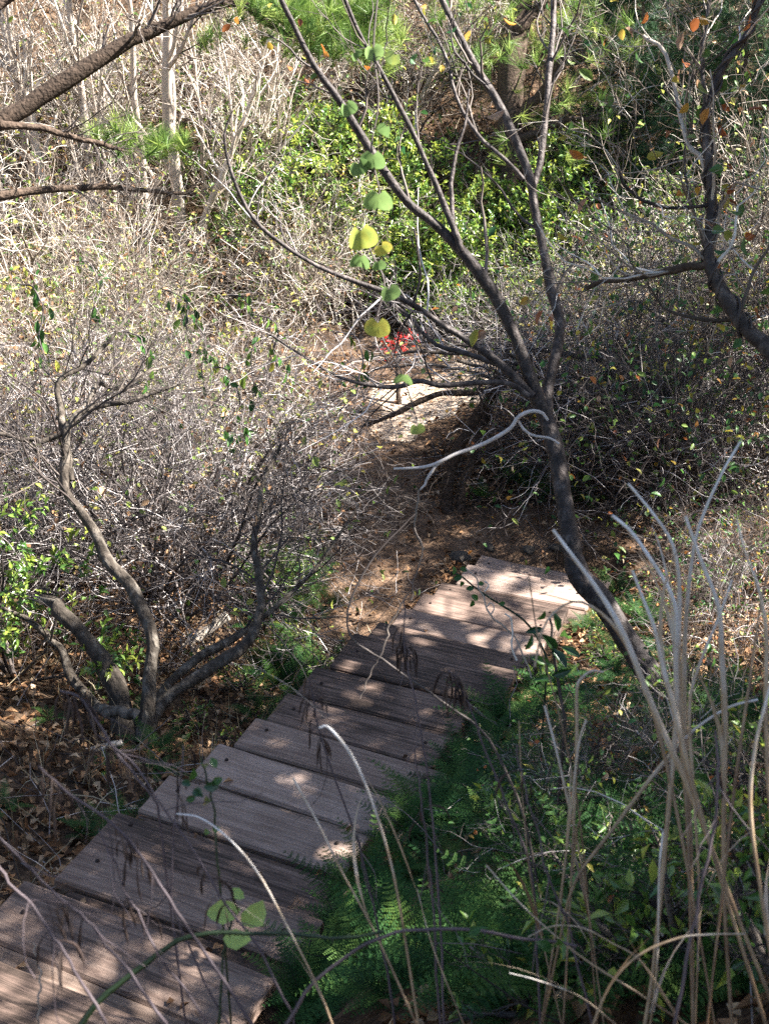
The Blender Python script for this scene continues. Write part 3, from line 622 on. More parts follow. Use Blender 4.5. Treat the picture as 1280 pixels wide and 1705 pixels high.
gl('trunk', [(245, 1215, 19), (275, 1165, 17), (310, 1140, 16), (355, 1112, 16), (395, 1082, 15), (418, 1060, 14), (430, 1025, 12), (436, 985, 11), (428, 945, 10), (424, 905, 9), (428, 860, 8), (440, 800, 6), (470, 740, 4)], gd+.05, gd+.5, 53, n=40)
gl('branch', [(120, 800, 9), (112, 740, 9), (105, 700, 9), (98, 660, 8), (105, 630, 7), (150, 600, 6), (190, 560, 5), (240, 500, 3)], gd+.15, gd+.6, 54)
gl('branch', [(112, 715, 8), (80, 735, 7), (45, 735, 6), (0, 720, 5), (-60, 700, 4)], gd+.15, gd+.1, 55)
gl('branch', [(120, 700, 7), (150, 660, 6), (165, 640, 5.5), (200, 650, 5), (245, 620, 4), (290, 610, 3)], gd+.2, gd+.9, 56)
gl('branch', [(235, 1225, 14), (270, 1150, 13), (330, 1095, 12), (395, 1060, 10), (470, 1000, 7), (540, 930, 5), (600, 840, 3)], gd+.3, gd+1.2, 57)
gl('branch', [(195, 1215, 14), (160, 1170, 14), (120, 1130, 13), (105, 1085, 11), (80, 1060, 9), (40, 1030, 7), (0, 1010, 5)], gd+.3, gd+.6, 58)
gl('branch', [(228, 1190, 14), (190, 1184, 14), (160, 1178, 12)], gd-.25, gd-.2, 59, cap=True)
# splintered end of the snapped limb
g = Geo(); e = LG[0][0][-1]-gpn; ax_ = norm(LG[0][0][-1]-LG[0][0][-3]); rr_ = rng_(60)
for q in range(16):
    o_ = rr_.normal(0, .028, 3); P = np.array([e+o_-ax_*.05, e+o_+ax_*rr_.uniform(.02, .12)]); g.tubes(P, np.array([.014, .002]), 4, tint=rr_.uniform(.2, .9))
g.build('splinter', M['bark_rough'], gt)
twigs_on(gt, LG[1:7], 26, 13, 1.0, 8, .5, up=.03, n3=4, l3=.28, tmin=.5, mat='twig_dark', rr=.3, wander=.15, rmax=.007)

# ------------------------------------------------------------------ pine with a limb across the upper left corner
pd = 8.5
pn = thing('overhanging_pine', 'pine at the upper left with a dark limb reaching across the corner', 'pine tree', gp(*pt(-420, 700, pd)[:2]))
L = np.array(pn.location); tp = pt(-420, 120, pd); tp[:2] = L[:2]
g = Geo(); N = 14; zz = np.linspace(L[2]-.2, L[2]+9.5, N); P = np.stack([np.full(N, L[0])+.08*np.sin(zz), np.full(N, L[1]), zz], -1); g.tubes(P-L, np.linspace(.2, .06, N), 12); g.build('trunk', M['bark_pine'], pn)
LP = []
for q, (rows, d0, d1) in enumerate([
    ([(-420, 420, 30), (-200, 300, 26), (0, 205, 20), (60, 165, 18), (130, 118, 16), (200, 78, 14), (260, 50, 13), (320, 22, 12), (370, 5, 10), (410, 8, 8), (450, 40, 6), (490, 62, 5)], pd, pd+.6),
    ([(0, 208, 9), (60, 212, 7), (120, 228, 6), (180, 240, 5), (205, 250, 4)], pd, pd+.4),
    ([(-420, 380, 16), (-150, 350, 12), (0, 328, 9), (60, 318, 8), (120, 312, 7), (190, 312, 6), (250, 318, 5), (330, 322, 3)], pd, pd+.9),
    ([(370, 5, 7), (420, -10, 6), (480, -5, 5), (540, 10, 4), (600, 30, 3)], pd+.5, pd+.9),
    ([(-420, 250, 18), (-150, 110, 13), (0, 10, 9), (60, -40, 6)], pd, pd+.2)]):
    _, P, R = limb(pn, 'branch', rows, d0, d1, 'bark_pine', seed=70+q, wob=.012); LP.append((P, R))
twigs_on(pn, [LP[0], LP[2], LP[1], LP[3]], 27, 16, .5, 6, .22, up=.0, n3=3, l3=.1, tmin=.4, mat='twig_dark', rr=.25)
g = rng_(75); tufts = []
for px, py, n, sx, sy in [(200, 225, 18, 70, 22), (275, 232, 16, 45, 18), (240, 245, 12, 60, 20), (470, 15, 40, 70, 25), (540, 30, 60, 80, 50), (600, 25, 40, 50, 45), (420, 5, 20, 35, 12), (560, 75, 40, 80, 30), (510, 45, 40, 90, 40), (620, 70, 25, 50, 40), (350, 60, 5, 25, 12)]:
    for _ in range(n): tufts.append(pt(px+g.normal(0, sx*.5), py+g.normal(0, sy*.5), pd+.6+g.normal(0, .18)))
tufts = np.array(tufts); G = Geo(); needle_tufts(G, g, tufts-L, norm(g.normal(0, .5, (len(tufts), 3))+[.3, 0, .9]), 46, .16, .0045); G.build('needles', M['needle'], pn)

# ------------------------------------------------------------------ trees of the far slope
bp_, bd_ = hit(842, 452)
bigp = thing('old_pine', 'thick dark pine trunk on the far slope behind the forked tree', 'pine tree', bp_)
_, P, R = limb(bigp, 'trunk', [(838, 470, 36), (842, 400, 31), (846, 300, 29), (850, 180, 27), (856, 80, 26), (866, 0, 25), (880, -200, 22), (890, -420, 18)], bd_, bd_, 'bark_pine', seed=80, n=30, k=16, wob=.03)
LB = []
for q, rows in enumerate([[(850, 210, 13), (880, 180, 12), (905, 150, 10), (930, 110, 8), (950, 60, 6)], [(848, 240, 10), (890, 220, 8), (930, 205, 7), (975, 200, 5), (1020, 205, 3)],
                          [(862, 50, 12), (890, 20, 11), (915, -20, 10), (940, -70, 8)], [(846, 190, 8), (815, 150, 7), (780, 130, 5), (740, 120, 3)], [(846, 260, 8), (880, 245, 7), (920, 250, 5), (960, 240, 3)]]):
    _, P_, R_ = limb(bigp, 'branch', rows, bd_-.1, bd_-.8+.3*q, 'bark_pine', seed=81+q, wob=.03); LB.append((P_, R_))
twigs_on(bigp, LB, 28, 12, .9, 5, .4, up=0, n3=2, l3=.2, mat='twig_dark', rr=.3)
g = rng_(86); tufts = []
for px, py, n, sx, sy in [(830, 20, 50, 130, 60), (930, 60, 45, 110, 90), (780, 90, 25, 90, 50), (960, 180, 30, 90, 50), (1000, 80, 50, 110, 110), (900, 250, 18, 80, 40)]:
    for _ in range(n): tufts.append(pt(px+g.normal(0, sx*.5), py+g.normal(0, sy*.5), bd_+g.normal(0, .9)))
tufts = np.array(tufts); G = Geo(); needle_tufts(G, g, tufts-bp_, norm(g.normal(0, .7, (len(tufts), 3))+[0, 0, .5]), 40, .26, .007); G.build('needles', M['needle'], bigp)

def proto_conifer(seed, h=4.2, r=1.3):
    g = rng_(seed); N = 10; zz = np.linspace(-.1, h, N); P = np.stack([.05*np.sin(zz), .05*np.cos(zz*1.3), zz], -1); R = np.linspace(.07, .012, N)
    a = Geo(); a.tubes(P, R, 8); n = 80; t = np.sort(g.uniform(.08, .97, n)); B = np.zeros((n, 6, 3)); an = g.uniform(0, 6.28, n); ln = r*(1-t)**.7*g.uniform(.7, 1.1, n)+.12
    for k in range(6):
        u = k/5; B[:, k] = np.stack([np.cos(an)*ln*u, np.sin(an)*ln*u, t*h+ln*u*.25-ln*u*u*.45], -1)
    BR = .012*np.linspace(1, .3, 6)[None]*np.ones((n, 1)); b = Geo(); b.tubes(B, BR, 4, rng=g)
    m = 2600; i = g.integers(0, n, m); tt = g.uniform(.15, 1, m); p, T, _ = at_t(B, BR, i, tt); lf = Geo()
    needle_tufts(lf, g, p+g.normal(0, .06, (m, 3)), norm(T+g.normal(0, .5, (m, 3))), 12, .13, .006)
    return [('trunk', a.mesh('trunk', M['bark_pine'])), ('branch_set', b.mesh('branch_set', M['bark_pine'])), ('needles', lf.mesh('needles', M['needle_dark']))]
CON = [proto_conifer(91), proto_conifer(92, 3.6, 1.5)]
for q, (px, py, sc, rz, lb) in enumerate([(1040, 330, .78, .3, 'dark green conifer right of the old pine trunk'), (1130, 345, .8, 2.0, 'dark green conifer behind the knee of the bent sapling'), (1215, 340, .8, 4.0, 'dark green conifer right of the vine-wrapped stem'),
        (1300, 350, .8, 1.0, 'dark green conifer cut by the right picture edge'), (1080, 190, .9, 2.6, 'dark green conifer higher up behind the thin bare branches'), (1190, 160, .9, 5.0, 'dark green conifer high in the upper right'), (985, 100, .8, 3.3, 'dark green conifer just behind the old pine trunk'), (1100, 440, .62, 1.7, 'low dark conifer in front of the conifer row'), (1240, 430, .62, 2.9, 'low dark conifer in front at the right edge'), (1010, 230, .8, 4.1, 'dark green conifer between the old pine and the bent sapling'), (1275, 200, .6, .8, 'dark green conifer high at the right edge')]):
    p, _ = hit(px, py); place(CON[q % 2], 'conifer', lb, 'conifer', p, rz, 'dark conifers on the far slope', sc)
for q, (px, py, sc, rz, pr, lb) in enumerate([
    (165, 425, 1.0, .2, 0, 'pale bare tree leaning left in the upper left corner'), (300, 430, 1.1, 1.4, 1, 'tall pale bare tree, thickest trunk of the upper left group'),
    (325, 425, .95, 3.0, 2, 'pale bare tree close to the right side of the thickest pale trunk'), (245, 415, .9, 4.4, 0, 'straight pale bare tree between the leaning and the thickest pale trunks'),
    (95, 400, .9, 5.2, 1, 'pale bare tree nearest the left edge of the far slope'), (445, 330, .85, 2.2, 2, 'short pale bare trunk above the left evergreen shrubs'),
    (30, 330, .9, .9, 2, 'pale bare tree far up the slope at the left edge'), (380, 300, .8, 1.9, 0, 'pale bare tree far up the slope behind the overhanging pine needles'),
    (560, 250, .7, 3.6, 1, 'pale bare tree far up the slope above the centre evergreens'), (200, 250, .85, 5.9, 2, 'pale bare tree far up the slope behind the straight trunk'),
    (690, 200, .7, 2.9, 2, 'pale bare tree far up the slope left of the old pine trunk'), (1330, 250, .7, .5, 1, 'pale bare tree on the far slope at the right edge')]+[(int(x_), int(y_), sc_, k_*1.3, k_ % 3, 'slim pale bare sapling on the upper left slope, '+ORD[k_]+' from the left' if k_ else 'slim pale bare sapling on the upper left slope, leftmost')
        for k_, (x_, y_, sc_) in enumerate([(15, 430, .5), (60, 350, .6), (130, 440, .45), (190, 360, .6), (215, 445, .5), (270, 330, .6), (350, 380, .6), (365, 440, .45), (410, 400, .55), (420, 300, .6)])]):
    p, _ = hit(px, py); place(BARE[pr], 'bare_tree', lb, 'tree', p, rz, 'bare trees on the far slope', sc)

# ------------------------------------------------------------------ evergreen shrubs
for q, (px, py, sc, pr, lb) in enumerate([
    (440, 330, .9, 2, 'upright evergreen shrub with yellow tips, highest of the left evergreen clump'), (490, 430, 1.0, 0, 'evergreen shrub in the middle of the left evergreen clump'),
    (560, 400, 1.1, 2, 'tall evergreen shrub behind the hanging heart-leaf vine'), (610, 440, .9, 1, 'low evergreen shrub at the right foot of the left evergreen clump'),
    (540, 300, .9, 1, 'evergreen shrub high on the slope behind the left evergreen clump'), (650, 470, .8, 0, 'small evergreen shrub between the two evergreen masses'),
    (700, 520, 1.0, 1, 'broad glossy evergreen shrub at the left end of the central evergreen bank'), (775, 525, 1.1, 1, 'broad glossy evergreen shrub left of the forked trunk'),
    (850, 520, 1.0, 0, 'glossy evergreen shrub directly behind the forked trunk'), (930, 500, 1.0, 1, 'glossy evergreen shrub right of the forked trunk'),
    (735, 440, 1.0, 0, 'evergreen shrub in the upper row of the central evergreen bank, left one'), (820, 430, .9, 1, 'evergreen shrub at the foot of the old pine trunk'),
    (950, 390, .9, 0, 'evergreen shrub right of the old pine trunk foot'), (1010, 470, .9, 2, 'dark evergreen shrub at the right end of the central evergreen bank'),
    (690, 330, .7, 1, 'evergreen shrub up the slope left of the old pine'), (620, 300, .6, 0, 'small evergreen shrub behind the upper heart leaves'), (470, 250, .6, 2, 'thin evergreen shrub with yellow tips near the pale trunks'), (960, 300, .6, 1, 'small evergreen shrub right of the old pine trunk, halfway up'), (660, 540, .55, 0, 'small evergreen shrub beside the red sapling'), (740, 560, .6, 1, 'low evergreen shrub just above the sunlit clearing'), (830, 555, .6, 0, 'low evergreen shrub behind the fork of the grey tree'), (900, 545, .6, 1, 'low evergreen shrub right of the fork of the grey tree'),
    (400, 420, .6, 0, 'small evergreen shrub at the left foot of the left evergreen clump'), (580, 500, .6, 1, 'small evergreen shrub in front of the left evergreen clump'), (300, 520, .45, 0, 'small evergreen bush on the left slope below the pale trunks'), (120, 560, .45, 1, 'small evergreen bush in the bramble left of centre'), (1000, 400, .8, 2, 'tall evergreen shrub right of the forked trunk in the upper bank'), (1120, 480, .9, 0, 'evergreen shrub mostly hidden behind the right thicket')]):
    p, _ = hit(px, py); place(EVER[pr], 'evergreen_shrub', lb, 'shrub', p, q*1.7, 'evergreen shrubs on the far slope', sc)
for q, (px, py, sc, lb) in enumerate([(25, 1130, .85, 'leafy evergreen bush at the left edge beside the gnarled tree'), (470, 1010, .42, 'small green bush under the right limb of the gnarled tree')]):
    p, _ = hit(px, py); place(EVER[q], 'leafy_bush', lb, 'shrub', p, 2.0*q, None, sc)
# red sapling
rp, rd = hit(668, 672)
rt_ = thing('red_sapling', 'small sapling with scarlet leaves at the far end of the path', 'sapling', rp)
_, P, R = limb(rt_, 'trunk', [(664, 676, 5), (663, 645, 4.5), (662, 615, 4), (668, 585, 3), (680, 550, 2)], rd, rd, 'bark_pine', seed=95)
g = rng_(96); n = 95; u_ = g.normal(0, 1, n); c = np.array([pt(665+14*a_+g.normal(0, 7), 572-6*a_+g.normal(0, 11), rd+g.normal(0, .15)) for a_ in u_])
tw = Geo(); c1, r1 = grow(g, P[None], R[None], 14, .8, .35, 5, .2, .1, .5, .5); tw.tubes(c1-rp, r1, 4); tw.build('branch_set', M['twig_dark'], rt_)
lf = Geo(); lf.leaves(c-rp, g.normal(size=(n, 3))+[0, 0, -.5], g.normal(size=(n, 3))+[.3, -.6, .6], g.uniform(.035, .08, n), g.uniform(.02, .045, n), rng=g, shape='dia'); lf.build('foliage', M['leaf_red'], rt_)

# ------------------------------------------------------------------ thickets
scatter(101, (-60, 100, 460, 300), 9, TAN, 'dry_thicket', 'dry tan twiggy shrub among the pale upper left trunks', 'shrub', 'tan thickets on the upper left slope', (.9, 1.4))
scatter(102, (-60, 470, 400, 600), 11, TAN+TANL, 'dry_thicket', 'sunlit tan bramble on the left slope below the pale trunks', 'shrub', 'tan bramble on the left slope', (.8, 1.15))
scatter(103, (-80, 600, 440, 820), 16, TANL+[TAN[3]], 'bramble_thicket', 'tan bramble with scattered green leaves behind the gnarled tree', 'shrub', 'leafy bramble behind the gnarled tree', (.8, 1.15))
scatter(104, (430, 470, 600, 580), 6, TAN, 'dry_thicket', 'tan twiggy shrub below the left evergreen clump', 'shrub', 'tan shrubs below the evergreens', (.6, .9))
scatter(105, (20, 880, 450, 1040), 10, GREY, 'grey_thicket', 'dense grey twig thicket around the gnarled tree', 'shrub', 'grey twig thickets left of the path', (1.0, 1.35))
scatter(106, (600, 40, 820, 260), 7, TAN, 'dry_thicket', 'dry tan brush on the upper slope beside the old pine', 'shrub', 'tan brush around the old pine', (.7, 1.1))
scatter(107, (960, 560, 1340, 860), 16, MIXL+MIXL+GREY[:1], 'mixed_thicket', 'tangled grey thicket with autumn leaves right of the path', 'shrub', 'tangled thickets right of the path', (.9, 1.3))
scatter(108, (1100, 520, 1340, 620), 4, TAN+MIXL, 'mixed_thicket', 'tan and autumn-leaved tangle high in the right thicket', 'shrub', 'tangles high on the right', (1.0, 1.4))
scatter(109, (1120, 940, 1330, 1100), 4, MIXL, 'low_thicket', 'low dark twig tangle on the bank right of the stairs', 'shrub', 'twig tangles on the right bank', (.35, .6))
scatter(110, (700, 545, 1000, 590), 8, GREY+TAN, 'dry_thicket', 'grey leafless shrub beyond the sunlit clearing', 'shrub', 'leafless shrubs by the clearing', (.5, .75))
scatter(111, (900, 1300, 1330, 1600), 5, MIXL, 'low_thicket', 'low leafless twig tangle among the lower right ferns', 'shrub', 'twig tangles among the ferns', (.22, .4))
for q, (px, py, ln, nl, lb) in enumerate([(300, 490, 90, 12, 'leafy vine strand draped over the top of the left thicket'), (410, 500, 160, 14, 'vine strand with hanging green leaves above the gnarled right limb'), (385, 620, 130, 14, 'yellowing vine strand hanging in the middle of the left thicket'),
                                          (450, 530, 90, 9, 'vine strand with green leaves at the right shoulder of the left thicket'), (590, 560, 110, 9, 'vine strand hanging beside the path above the thicket end'), (330, 540, 120, 11, 'vine strand left of the yellowing one on the thicket'), (230, 560, 80, 8, 'short vine strand above the gnarled trunk'), (60, 480, 120, 14, 'vine strand with green leaves at the far left of the thicket'), (150, 440, 90, 9, 'vine strand high on the left bramble')]):
    g = rng_(400+q); d_ = gd_v = 8.9+g.uniform(-.5, .7); top = pt(px, py, d_); o = thing('hanging_vine', lb, 'vine', top, group='vines on the left thicket')
    P, R = trace([(px-30, py-8, 1.4), (px, py, 1.4), (px+14, py+ln*.3, 1.3), (px+8, py+ln*.65, 1.2), (px+16, py+ln, 1)], d_, d_-.15, 20, .01, q); G = Geo(); G.tubes(P-top, R, 4, tint=.5); G.build('stem', M['twig_grey'], o)
    i = g.integers(2, 20, nl); lf = Geo()
    for j in i:
        lf = Geo(); lf.leaves((P[j]-top+g.normal(0, .03, 3))[None], (g.normal(0, .35, 3)+[0, 0, -1])[None], (g.normal(0, .5, 3)+[.4, -.7, .4])[None], g.uniform(.06, .1), g.uniform(.032, .05), tint=g.uniform(.1, .95), shape='oval'); lf.build('leaf', M['leaf_green'], o)
# ------------------------------------------------------------------ ferns
scatter(121, (470, 1100, 920, 1690), 85, FERN, 'fern', 'green fern growing on the shaded bank beside the right edge of the stairs', 'fern', 'ferns right of the stairs', (.55, .95), .2)
scatter(127, (860, 1010, 1330, 1690), 34, HERB, 'leafy_herb', 'small dark leafy herb among the ferns on the right bank', 'herb', 'leafy herbs on the right bank', (.5, 1.1), .15)
scatter(128, (330, 900, 590, 1260), 10, HERB, 'leafy_herb', 'small leafy herb left of the stairs', 'herb', 'leafy herbs left of the stairs', (.4, .8), .15)
scatter(122, (880, 1150, 1290, 1690), 60, FERN, 'fern', 'dark green fern under the reeds in the lower right', 'fern', 'ferns under the reeds', (.5, .9), .2)
scatter(123, (420, 925, 580, 1200), 34, FERN, 'fern', 'bright green fern between the gnarled tree and the stairs', 'fern', 'ferns left of the stairs', (.55, .95), .2)
scatter(129, (560, 1120, 850, 1420), 26, FERN, 'fern', 'fern overhanging the right plank ends of the middle stairs', 'fern', 'ferns overhanging the plank ends', (.5, .8), .2)
scatter(124, (800, 770, 980, 860), 14, FERN, 'fern', 'green fern in the hollow beyond the path', 'fern', 'ferns beyond the path', (.5, .8), .2)
scatter(125, (0, 1180, 330, 1420), 12, FERN, 'fern', 'small fern in the leaf litter below the gnarled tree', 'fern', 'ferns in the left litter', (.4, .6), .2)
scatter(126, (800, 980, 1100, 1220), 34, FERN, 'fern', 'fern beside the bent base of the forked tree', 'fern', 'ferns at the forked tree', (.5, .8), .2)

# ------------------------------------------------------------------ ground cover nobody could count
def cover_points(seed, boxes):
    g = rng_(seed); xs = []
    for (x0, y0, x1, y1, n) in boxes: xs.append(np.stack([g.uniform(x0, x1, n), g.uniform(y0, y1, n)], -1))
    p = np.concatenate(xs); s_, t_ = st(p[:, 0], p[:, 1]); on = (s_ > -.15) & (t_ > -.05) & (t_ < WID+.02) & (s_ < 9.5)
    p = p[~on]; return g, np.stack([p[:, 0], p[:, 1], H(p[:, 0], p[:, 1])], -1)
g, p = cover_points(131, [(-4.5, 3.5, 1.5, 12, 16000), (0, 1, 4.5, 10, 16000), (-1, 10.5, 5.5, 15, 9000), (-9, 11, -1, 18, 12000), (-8, 16, 9, 24, 22000)])
k = path_mask(p[:, 0], p[:, 1]); p = p[g.random(len(p)) > k*.9]; n = len(p)
G = Geo(); G.leaves(p+[0, 0, .012]+g.uniform(0, .03, (n, 1))*[0, 0, 1], g.normal(size=(n, 3))*[1, 1, .35], g.normal(0, .55, (n, 3))+[0, 0, 1], g.uniform(.035, .085, n), g.uniform(.02, .05, n), rng=g, curl=.3)
tag(G.build('leaf_litter', M['leaf_dry']), 'brown fallen leaves covering the ground under the trees', 'leaf litter', kind='stuff')
g, p = cover_points(132, [(-8, 12.5, -.8, 19, 9000), (-8, 17, 9, 23.5, 9000), (.8, 14, 6, 18, 7000), (2.2, 3, 4.5, 9, 1200), (-4, 4, 0, 9, 1500)])
k = path_mask(p[:, 0], p[:, 1]); p = p[k < .2]; n = len(p)
G = Geo(); G.leaves(p, g.normal(0, .55, (n, 3))+[0, 0, .8], g.normal(size=(n, 3)), g.uniform(.15, .5, n), g.uniform(.004, .009, n), rng=g, shape='blade')
tag(G.build('dry_grass', M['grass_dry']), 'straw-coloured dry grass on the slopes', 'grass', kind='stuff')
g, p = cover_points(133, [(-1.5, 8.2, 3.5, 14.5, 22000)])
k = path_mask(p[:, 0], p[:, 1]); p = p[k > .25]; n = len(p)
G = Geo(); G.leaves(p+[0, 0, .006], g.normal(size=(n, 3))*[1, 1, .06], g.normal(0, .3, (n, 3))+[0, 0, 1], g.uniform(.05, .11, n), .0035, rng=g, shape='needle')
tag(G.build('needle_litter', M['leaf_dry']), 'fallen brown pine needles on the dirt path', 'pine needles', kind='stuff')
g, p = cover_points(134, [(-4.5, 3.5, 1.2, 12, 1500), (.3, 1, 4.5, 10, 900), (-8, 11, 6, 20, 2200)])
k = path_mask(p[:, 0], p[:, 1]); p = p[k < .15]; n = len(p)
dv = norm(g.normal(size=(n, 3))*[1, 1, .4]); N = 5; P = np.zeros((n, N, 3)); P[:, 0] = p+[0, 0, .01]; ln = g.uniform(.15, .6, n)
for q in range(1, N): dv = norm(dv+g.normal(0, .18, (n, 3))*[1, 1, .5]); P[:, q] = P[:, q-1]+dv*(ln/(N-1))[:, None]
P[..., 2] = np.maximum(P[..., 2], H(P[..., 0], P[..., 1])+.006)
G = Geo(); G.tubes(P, g.uniform(.0015, .005, (n, 1))*np.linspace(1, .5, N)[None], 3, rng=g)
tag(G.build('fallen_twigs', M['twig_grey']), 'fallen dry twigs strewn over the forest floor', 'twigs', kind='stuff')

g = rng_(135); G = Geo()
for i in range(len(noses)-1):
    o, nx_ = noses[i], noses[i+1]; n = 26; run = float(np.dot(o-nx_, DIR)); b_ = run*(1-np.abs(g.normal(0, .22, n)).clip(0, .95)); l_ = WID*np.where(g.random(n) < .45, 1-np.abs(g.normal(0, .15, n)), g.random(n))
    p = np.concatenate([o-DIR*b_[:, None]+LAT*l_[:, None], np.full((n, 1), ZA+RISE*i+.008)], 1)
    h_ = n//3; G.leaves(p[:h_], g.normal(size=(h_, 3))*[1, 1, .2], g.normal(0, .3, (h_, 3))+[0, 0, 1], g.uniform(.03, .06, h_), g.uniform(.018, .035, h_), rng=g, curl=.25)
    G.leaves(p[h_:], g.normal(size=(n-h_, 3))*[1, 1, .05], g.normal(0, .2, (n-h_, 3))+[0, 0, 1], g.uniform(.05, .12, n-h_), .0035, rng=g, shape='needle')
tag(G.build('stair_litter', M['leaf_dry']), 'dead leaves and needles caught at the backs of the treads', 'leaf litter', kind='stuff')
# ------------------------------------------------------------------ foreground reeds
def reed_clump(label, stalks, seed, wf=.68):
    g = rng_(seed)
    last = stalks[0]; base = None; built = []
    for (rows, dd_, tn) in stalks:
        jx = g.normal(0, 60); rows = [(r[0]+jx*max(0, (r[1]-1150)/570)**1.3, r[1], r[2]*(wf-.5*wf*min(1, max(0, (r[1]-1050)/500)))) for r in rows]
        P, R = trace(rows, dd_, dd_+g.uniform(-.05, .05), 22)
        e = P[-1]; zg = float(H(e[0], e[1]))
        if e[2] > zg+.02:      # carry the stalk down to the ground
            t = np.linspace(0, 1, 6)[1:, None]; dir_ = norm(P[-1]-P[-2]); foot = np.array([e[0]+dir_[0]*.25, e[1]+dir_[1]*.25, zg-.03])
            P = np.concatenate([P, e+(foot-e)*t]); R = np.concatenate([R, np.full(5, R[-1])])
        built.append((P, R, tn))
    foot = np.mean([b_[0][-1] for b_ in built], 0); o = thing('reed_clump', label, 'reeds', foot, group='dry reeds in the foreground')
    for (P, R, tn) in built:
        G = Geo(); N = len(P)
        # a stalk is a flattened hollow straw with sheath joints, not a perfect rod
        R = R*(1+.10*np.sin(np.linspace(0, 9, N)+g.uniform(0, 6)))
        kk = np.clip(1.25-1.7*np.linspace(0, 1, N), 0, 1); tv = np.clip((tn-.08)*kk+(.02+.16*tn)*(1-kk)+g.normal(0, .05, N), 0, 1); n0 = G.n; G.tubes(P-foot, R*(.72+.25*np.minimum(1, np.linspace(0, 2, N))), 6, tint=.5, rng=g); G.tint[-1] = np.repeat(tv, 6)
        sh = g.integers(5, N-6); nrm_ = norm(P[sh]-P[sh+2])
        c = G.build('stalk', M['reed'], o)
        L_ = Geo(); K = 8; dl = nrm_; q = P[sh].copy(); PP = [q.copy()]
        side = g.normal(0, .5, 3)
        for _ in range(K-1): dl = norm(dl+side*.18+np.array([0, 0, -.10])); q = q+dl*.045; PP.append(q.copy())
        PP = np.array(PP)-foot; sdv = norm(np.cross(np.gradient(PP, axis=0), [0, .7, .7])); wv = (.0055*np.linspace(1, .12, K))[:, None]
        vv = np.concatenate([PP-sdv*wv, PP+sdv*wv]); L_.add(vv, [[i, i+1, K+i+1, K+i] for i in range(K-1)], None, max(0, tn-.35)); L_.build('blade', M['reed'], o)
W_ = lambda pts, w0, w1: [(x, y, w0+(w1-w0)*i/(len(pts)-1)) for i, (x, y) in enumerate(pts)]
reed_clump('tall clump of whitish dry reeds arching in front of the bent tree base at right', [
    (W_([(920, 882), (960, 935), (1000, 990), (1040, 1060), (1075, 1150), (1100, 1230), (1120, 1300), (1140, 1400), (1165, 1560), (1190, 1720)], 5, 10), 2.5, .85),
    (W_([(1018, 858), (1050, 885), (1085, 935), (1115, 985), (1126, 1030), (1124, 1100), (1130, 1200), (1150, 1400), (1180, 1600), (1195, 1720)], 4, 8), 2.6, .9),
    (W_([(1052, 950), (1075, 1010), (1090, 1050), (1105, 1120), (1120, 1180), (1132, 1300), (1150, 1450), (1175, 1720)], 4, 8), 2.45, .8),
    (W_([(1045, 805), (1090, 860), (1120, 910), (1130, 980), (1128, 1080), (1132, 1200), (1150, 1380), (1170, 1720)], 3.5, 7), 2.7, .9),
    (W_([(1140, 860), (1165, 930), (1195, 1010), (1200, 1080), (1205, 1200), (1200, 1330), (1195, 1500), (1200, 1720)], 4.5, 8), 2.55, .75),
    (W_([(1022, 1043), (991, 1014), (958, 1001), (925, 1017), (902, 1050), (890, 1110)][::-1]+[(1050, 1090), (1085, 1180), (1120, 1330), (1160, 1560), (1185, 1720)], 2.5, 5), 2.6, .45),
    (W_([(1232, 735), (1200, 790), (1165, 870), (1150, 940), (1140, 1050), (1140, 1200), (1160, 1400), (1185, 1720)], 3, 7), 2.75, .9)], 201, .9)
reed_clump('brown upright dry reeds along the lower right edge', [
    (W_([(1225, 862), (1240, 920), (1262, 980), (1275, 1060), (1270, 1200), (1250, 1400), (1240, 1720)], 4, 8), 2.3, .7),
    (W_([(1290, 900), (1265, 1010), (1245, 1150), (1235, 1300), (1235, 1500), (1240, 1720)], 3, 7), 2.4, .25),
    (W_([(1218, 965), (1195, 1030), (1170, 1090), (1148, 1170), (1165, 1300), (1200, 1500), (1225, 1720)], 4, 6), 2.5, .8),
    (W_([(1300, 1080), (1270, 1180), (1250, 1250), (1235, 1350), (1240, 1500), (1250, 1720)], 6, 9), 2.2, .8),
    (W_([(1260, 1165), (1210, 1178), (1150, 1215), (1100, 1262), (1060, 1305), (985, 1390), (930, 1450), (900, 1500)], 5, 7), 2.7, .85),
    (W_([(1290, 1555), (1230, 1556), (1180, 1562), (1120, 1590), (1080, 1640), (1060, 1720)], 5, 7), 2.2, .55)], 202)
reed_clump('brown straw stalks bent over at the tip in the middle of the fern bank', [
    (W_([(1004, 1119), (985, 1117), (968, 1129), (960, 1148), (962, 1220), (963, 1300), (965, 1450), (968, 1720)], 4, 6), 2.8, .6),
    (W_([(905, 1175), (920, 1250), (930, 1320), (945, 1450), (950, 1720)], 5, 4), 2.9, .8),
    (W_([(978, 1198), (968, 1240), (965, 1330), (962, 1500), (955, 1720)], 5, 5), 2.75, .7),
    (W_([(880, 960), (895, 1060), (920, 1150), (940, 1260), (950, 1400), (940, 1720)], 2, 4), 2.9, .15),
    (W_([(830, 1440), (900, 1510), (1000, 1590), (1100, 1650), (1200, 1710)], 4, 7), 2.5, .65),
    (W_([(900, 1560), (940, 1542), (990, 1545), (1040, 1570), (1090, 1600), (1150, 1680)], 3, 5), 2.5, .5)], 203)
reed_clump('pair of pale reeds arching over the middle of the stairs', [
    (W_([(528, 1212), (545, 1212), (580, 1260), (605, 1330), (625, 1420), (635, 1520), (642, 1720)], 5, 6), 2.5, .98),
    (W_([(465, 1295), (490, 1370), (510, 1450), (540, 1560), (565, 1720)], 5, 6), 2.6, .7)], 204)
